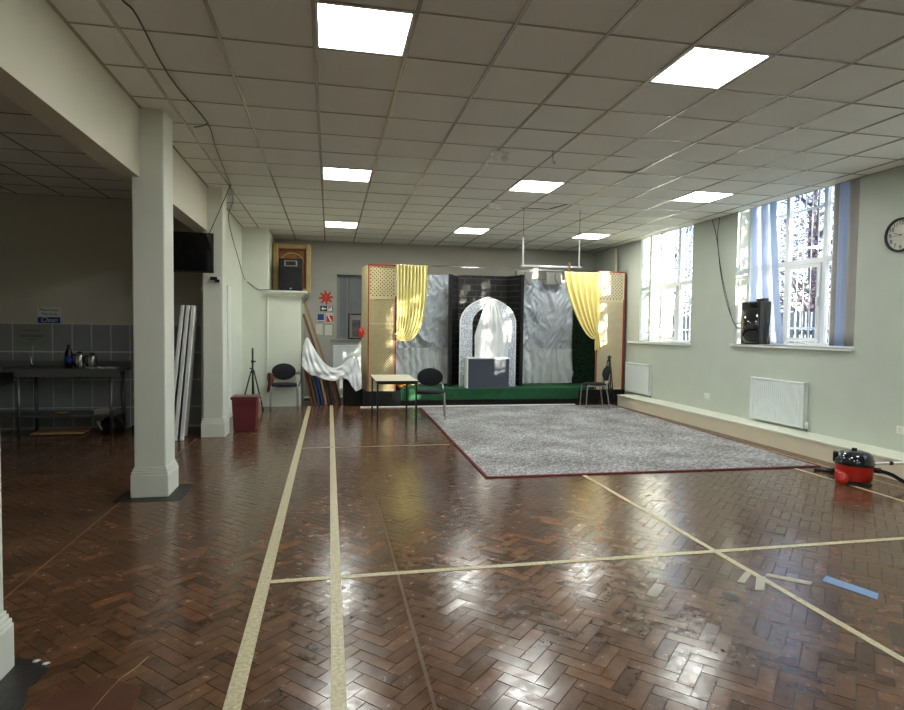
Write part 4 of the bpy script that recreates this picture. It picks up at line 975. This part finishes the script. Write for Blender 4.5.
t = thing('broom', 'dark red broom handle leaning by the end of the sink', 'broom', (-2.74, 9.42, 0)); MB().cyl((.02, 0, .03), (-.06, .12, 1.13), .014, n=8).build('handle', 'maroon', t, True); MB().bx(-.02, .06, -.14, .14, 0, .07).build('head', 'black', t); MB().bx(-.045, -.005, .015, .03, .46, .53).build('tag', 'paper', t)
t = thing('paper_notice', 'white paper notice taped to the kitchen tiles', 'sign', (-4.14, YK-.01, 1.345)); MB().bx(-.205, .205, -.004, 0, -.15, .15).build('sheet', 'papergrey', t)
for k, (w_, z) in enumerate([(.11, .07), (.17, .0), (.14, -.02), (.06, -.06)]): MB().bx(-w_, w_, -.006, -.004, z-.004, z+.004).build('text_line', 'slate', t)
t = thing('clean_area_sign', 'blue and white sign above the tiles asking to keep clean', 'sign', (-3.92, YK, 1.63)); MB().bx(-.15, .15, -.006, 0, -.115, .115).build('board', 'swhite', t)
MB().bx(-.145, .145, -.009, -.006, -.11, -.025).build('blue_field', 'sblue', t)
text('Please Keep', .05, 'sblue', t, loc=(0, -.008, .08)); text('This Area', .05, 'sblue', t, loc=(0, -.008, .02)); text('Clean', .095, 'swhite', t, loc=(0, -.011, -.065), shear=.25)
# folded trestle tops leaning between the columns
for k, (xb, xt, lb) in enumerate([(-2.06, -1.885, 'white folded table top leaning deepest in the gap'), (-1.975, -1.82, 'middle white folded table top leaning in the gap'), (-1.895, -1.755, 'front white folded table top leaning by the far column')]):
    t = thing('folded_table', lb, 'table top', (0, 0, 0), 0, 'white folded table tops between the columns')
    p0, p1 = Vector((xb, 8.40, .03)), Vector((xt, 8.46, 1.775))
    MB().bar(p0, p1, .05, .04, (0, 1, 0)).build('edge_board', 'white', t, bevel=.01)
    d = Vector((-.01, .30, 0)); MB().bar(p0+d*.55, p1+d*.55, .03, .28, (0, 1, 0)).build('top_board', 'papergrey', t)
    MB().lathe([(.03, 0), (.03, .03), (.02, .05)], 10, (xb, 8.40, -.0)).build('foot_cap', 'white', t, True)
# ------------------------------------------------------------------ television on its bracket
t = thing('television', 'black flat television hung between the columns', 'television', (-1.86, 8.36, 2.20), R(4))
MB().bx(-.42, .375, -.02, .02, 0, .515).build('bezel', 'black', t, bevel=.006); MB().bx(-.405, .36, -.022, -.0195, .02, .50).build('screen', 'blackgloss', t); MB().bx(-.2, .2, .02, .055, .1, .42).build('rear_housing', 'black', t, bevel=.01)
MB().bar((.0, .05, .26), (.22, .24, .26), .05, .05).build('wall_arm', 'black', t)
t = thing('cable_box', 'small white socket box with black plug under the television', 'socket', (-1.50, 8.55, 2.12)); MB().bx(-.05, .07, 0, .02, -.04, .05).build('plate', 'white', t, bevel=.003); MB().bx(-.06, .03, -.03, 0, -.0, .045).build('plug', 'black', t, bevel=.005); MB().bx(.0, .06, -.03, 0, -.03, .01).build('plug', 'black', t, bevel=.005)
tag(MB().tube(smoothpath([(-1.56, 8.52, 2.16), (-1.60, 8.50, 2.08), (-1.66, 8.50, 2.0), (-1.69, 8.5, 1.97)]), .005, 6).build('lead', 'paper', None, True), 'pale lead looping from the socket under the television', 'cable')
# ceiling cables
zc = CEIL-.014
tag(MB().tube(smoothpath([(-1.16, 1.5, zc), (-1.17, 3.3, zc), (-1.16, 3.767, zc), (-1.13, 3.95, zc), (-1.16, 4.571, zc), (-1.156, 5.071, zc), (-1.09, 5.875, zc), (-1.157, 6.675, zc), (-1.262, 8.259, zc), (-1.30, 8.45, CEIL-.02), (-1.56, 8.50, 2.74), (-1.62, 8.43, 2.64)]), .006, 6).build('ceiling_cable', 'black', None, True), 'black cable running along the ceiling to the television', 'cable')
tag(MB().tube(smoothpath([(-1.09, 5.88, zc), (-1.17, 5.98, zc), (-1.237, 6.02, zc)]), .005, 6).build('cable_stub', 'black', None, True), 'short black cable branching off across a ceiling tile', 'cable')
tag(MB().tube(smoothpath([(-1.27, 8.3, zc), (-1.38, 9.3, CEIL-.02), (-1.57, 10.1, 3.25), (-1.575, 10.5, 2.98), (-1.57, 11.2, 2.68), (-1.56, 11.76, 2.42), (-1.45, 11.785, 2.30), (-1.30, 11.78, 2.2), (-1.13, 11.72, 2.2), (-.95, 11.75, 2.2), (-.80, 12.05, 2.2)]), .006, 6).build('wall_cable', 'black', None, True), 'black cable drooping down the left wall to the pillar shelf', 'cable')
# emergency spotlights, sensor, hook wire
for k, (x, y, lb) in enumerate([(1.73, 6.12, 'twin emergency spotlight nearer the viewer'), (2.36, 8.6, 'twin emergency spotlight farther toward the stage')]):
    t = thing('emergency_spotlight', lb, 'spotlight', (x, y, CEIL), R(20), 'twin emergency spotlights')
    MB().bx(-.09, .09, -.035, .035, -.035, -.003).build('base', 'white', t, bevel=.006)
    for s in (-.06, .06):
        MB().lathe([(.018, 0), (.035, -.02), (.042, -.05), (.04, -.055), (0, -.045)], 14, (s, -.01, -.035)).build('lamp_head', 'white', t, True); MB().lathe([(0, -.052), (.036, -.054), (.03, -.058), (0, -.06)], 14, (s, -.01, -.035)).build('lens', 'bulb', t, True)
tag(MB().tube(smoothpath([(2.25, 5.95, CEIL), (2.25, 5.95, CEIL-.10), (2.262, 5.95, CEIL-.13), (2.275, 5.95, CEIL-.11)]), .004, 6).build('wire_hook', 'black', None, True), 'thin wire hook hanging from a ceiling joint', 'hook')
o = MB().bx(2.83, 3.27, 8.80, 8.835, CEIL-.002, CEIL+.004).add([(3.24, 8.80, CEIL-.003), (3.30, 8.80, CEIL-.003), (3.42, 8.38, CEIL-.003), (3.37, 8.38, CEIL-.003)], [(0, 1, 2, 3)]).build('tile_gap', 'void', cl)

# ------------------------------------------------------------------ outside the windows
gr = struct(MB().bx(XR+.74, 60, -45, 60, -.6, -.3).build('ground_outside', 'grassout'), 'paved yard outside the windows')
random.seed(21)
def tree(label, x, y, h, rad, mm, n, ls=.07):
    t = thing('garden_tree', label, 'tree', (x, y, -.3), 0, 'trees outside the windows')
    MB().tube(smoothpath([(0, 0, 0), (.1, .05, h*.3), (-.05, .1, h*.6), (.05, 0, h*.9)]), [.2-.17*i/18 for i in range(19)], 8).build('trunk', 'bark', t, True)
    for k in range(12):
        a = random.uniform(0, 6.28); z = random.uniform(.25, .8)*h
        MB().tube([(0, 0, z), (math.cos(a)*rad*.45, math.sin(a)*rad*.45, z+h*.09), (math.cos(a)*rad*.85, math.sin(a)*rad*.85, z+h*.2)], [.06, .035, .01], 6).build('branch', 'bark', t, True)
    v = []; f = []
    for k in range(n):
        a = random.uniform(0, 6.28); r = rad*random.random()**.5; z = h*random.uniform(.15, 1.05)
        r *= math.sin(min(1, max(.1, z/h))*2.6)*.9+.15
        p = Vector((r*math.cos(a), r*math.sin(a), z)); d = Vector((random.gauss(0, 1), random.gauss(0, 1), random.gauss(0, 1))).normalized()*ls; e_ = d.orthogonal().normalized()*ls*.55
        i_ = len(v); v += [p-d, p+e_, p+d, p-e_]; f.append((i_, i_+1, i_+2, i_+3))
    o = MB().add(v, f).build('foliage', mm, t); o['kind'] = 'stuff'
tree('rusty leaved tree outside the large window', 12.7, 13.9, 7.5, 2.8, 'leaf1', 26000, .055)
tree('grey-green tree outside the window nearest the stage', 12.4, 20.5, 7.0, 3.2, 'leaf2', 18000, .06)
tree('rusty tree farther off beyond the fence', 17.8, 24.5, 8.5, 3.0, 'leaf1', 10000)
tree('pale tree beyond the fence near the viewer', 21.5, 17.4, 8.0, 3.2, 'leaf2', 14000)
for k, (x, y) in enumerate(((10.0, 4.4), (10.6, .9), (10.2, -2.6), (11.0, -6.0))):  # unseen trees, added to break up the sunlight entering the windows
    tree('added unseen tree %s shading the windows from the low sun' % ('nearest the stage', 'second along the yard', 'third along the yard', 'farthest behind the viewer')[k], x, y, 6.5, 1.7, 'leaf2', (1500, 1500, 4200, 4200)[k], .09)
fe = thing('yard_fence', 'dark fence of upright palings outside the windows', 'fence', (0, 0, 0))
pm = MB().bx(-.02, .02, -.05, .05, -.3, 1.95).mesh('paling', 'slateroof')
for k in range(110):
    o = bpy.data.objects.new('paling', pm); C.objects.link(o); o.parent = fe; o.location = (9.6, 7.0+k*.15, 0)
for z in (.1, 1.5): MB().bx(9.62, 9.66, 6.9, 23.6, z, z+.08).build('rail', 'slateroof', fe)

# ------------------------------------------------------------------ pieces that belong to a part rather than to the whole thing
SUB = {'vacuum_cleaner': [('knob', 'lid'), ('carry_handle', 'lid'), ('hose_port', 'tub'), ('wheel_housing', 'tub'), ('caster', 'base')],
       'television': [('screen', 'bezel'), ('wall_arm', 'rear_housing')], 'loudspeaker': [('grille', 'cabinet'), ('horn', 'cabinet'), ('badge', 'cabinet')],
       'sill_loudspeaker': [('horn', 'cabinet'), ('handle', 'cabinet')], 'picture_frame': [('inner_slip', 'moulding'), ('arch_motif', 'print')],
       'wall_clock': [('numeral', 'dial'), ('hour_hand', 'dial'), ('minute_hand', 'dial'), ('hub', 'dial')], 'radiator': [('rib', 'panel'), ('bracket', 'panel')],
       'kettle': [('lid', 'body'), ('handle', 'body')], 'cola_bottle': [('label_band', 'body'), ('cap', 'body')], 'exit_sign': [('arrow', 'board'), ('running_figure', 'door_symbol')],
       'clean_area_sign': [('lettering', 'board'), ('blue_field', 'board')], 'notice_sign': [('blue_field', 'board'), ('black_bar', 'board')], 'fire_sign': [('red_field', 'board'), ('mark', 'board')],
       'starburst_sign': [('lettering', 'board')], 'stage_curtain': [('tie_back', 'cloth'), ('tail', 'cloth')], 'lattice_screen': [('red_edging', 'frame')], 'plastic_bin': [('rib', 'body')],
       'folding_table': [('edge_strip', 'top')], 'arch_panel': [('edge_moulding', 'arch_frame')], 'broom': [('tag', 'handle')], 'steel_sink_table': [('upstand', 'worktop'), ('front_apron', 'worktop'), ('bowl', 'worktop')],
       'framed_portrait': [('mount', 'frame'), ], 'stage_lamp': [('lens', 'housing'), ('cable', 'housing')], 'folded_table': [('foot_cap', 'edge_board')], 'wall_socket': [('pin_hole', 'plate')], 'cable_box': [('plug', 'plate')]}
base = lambda o: o.name.split('.')[0]
for r in [o for o in scene.objects if o.parent is None and base(o) in SUB]:
    kids = list(r.children)
    for a_, b_ in SUB[base(r)]:
        par = [k for k in kids if base(k) == b_]
        if par:
            for k in kids:
                if base(k) == a_: k.parent = par[0]
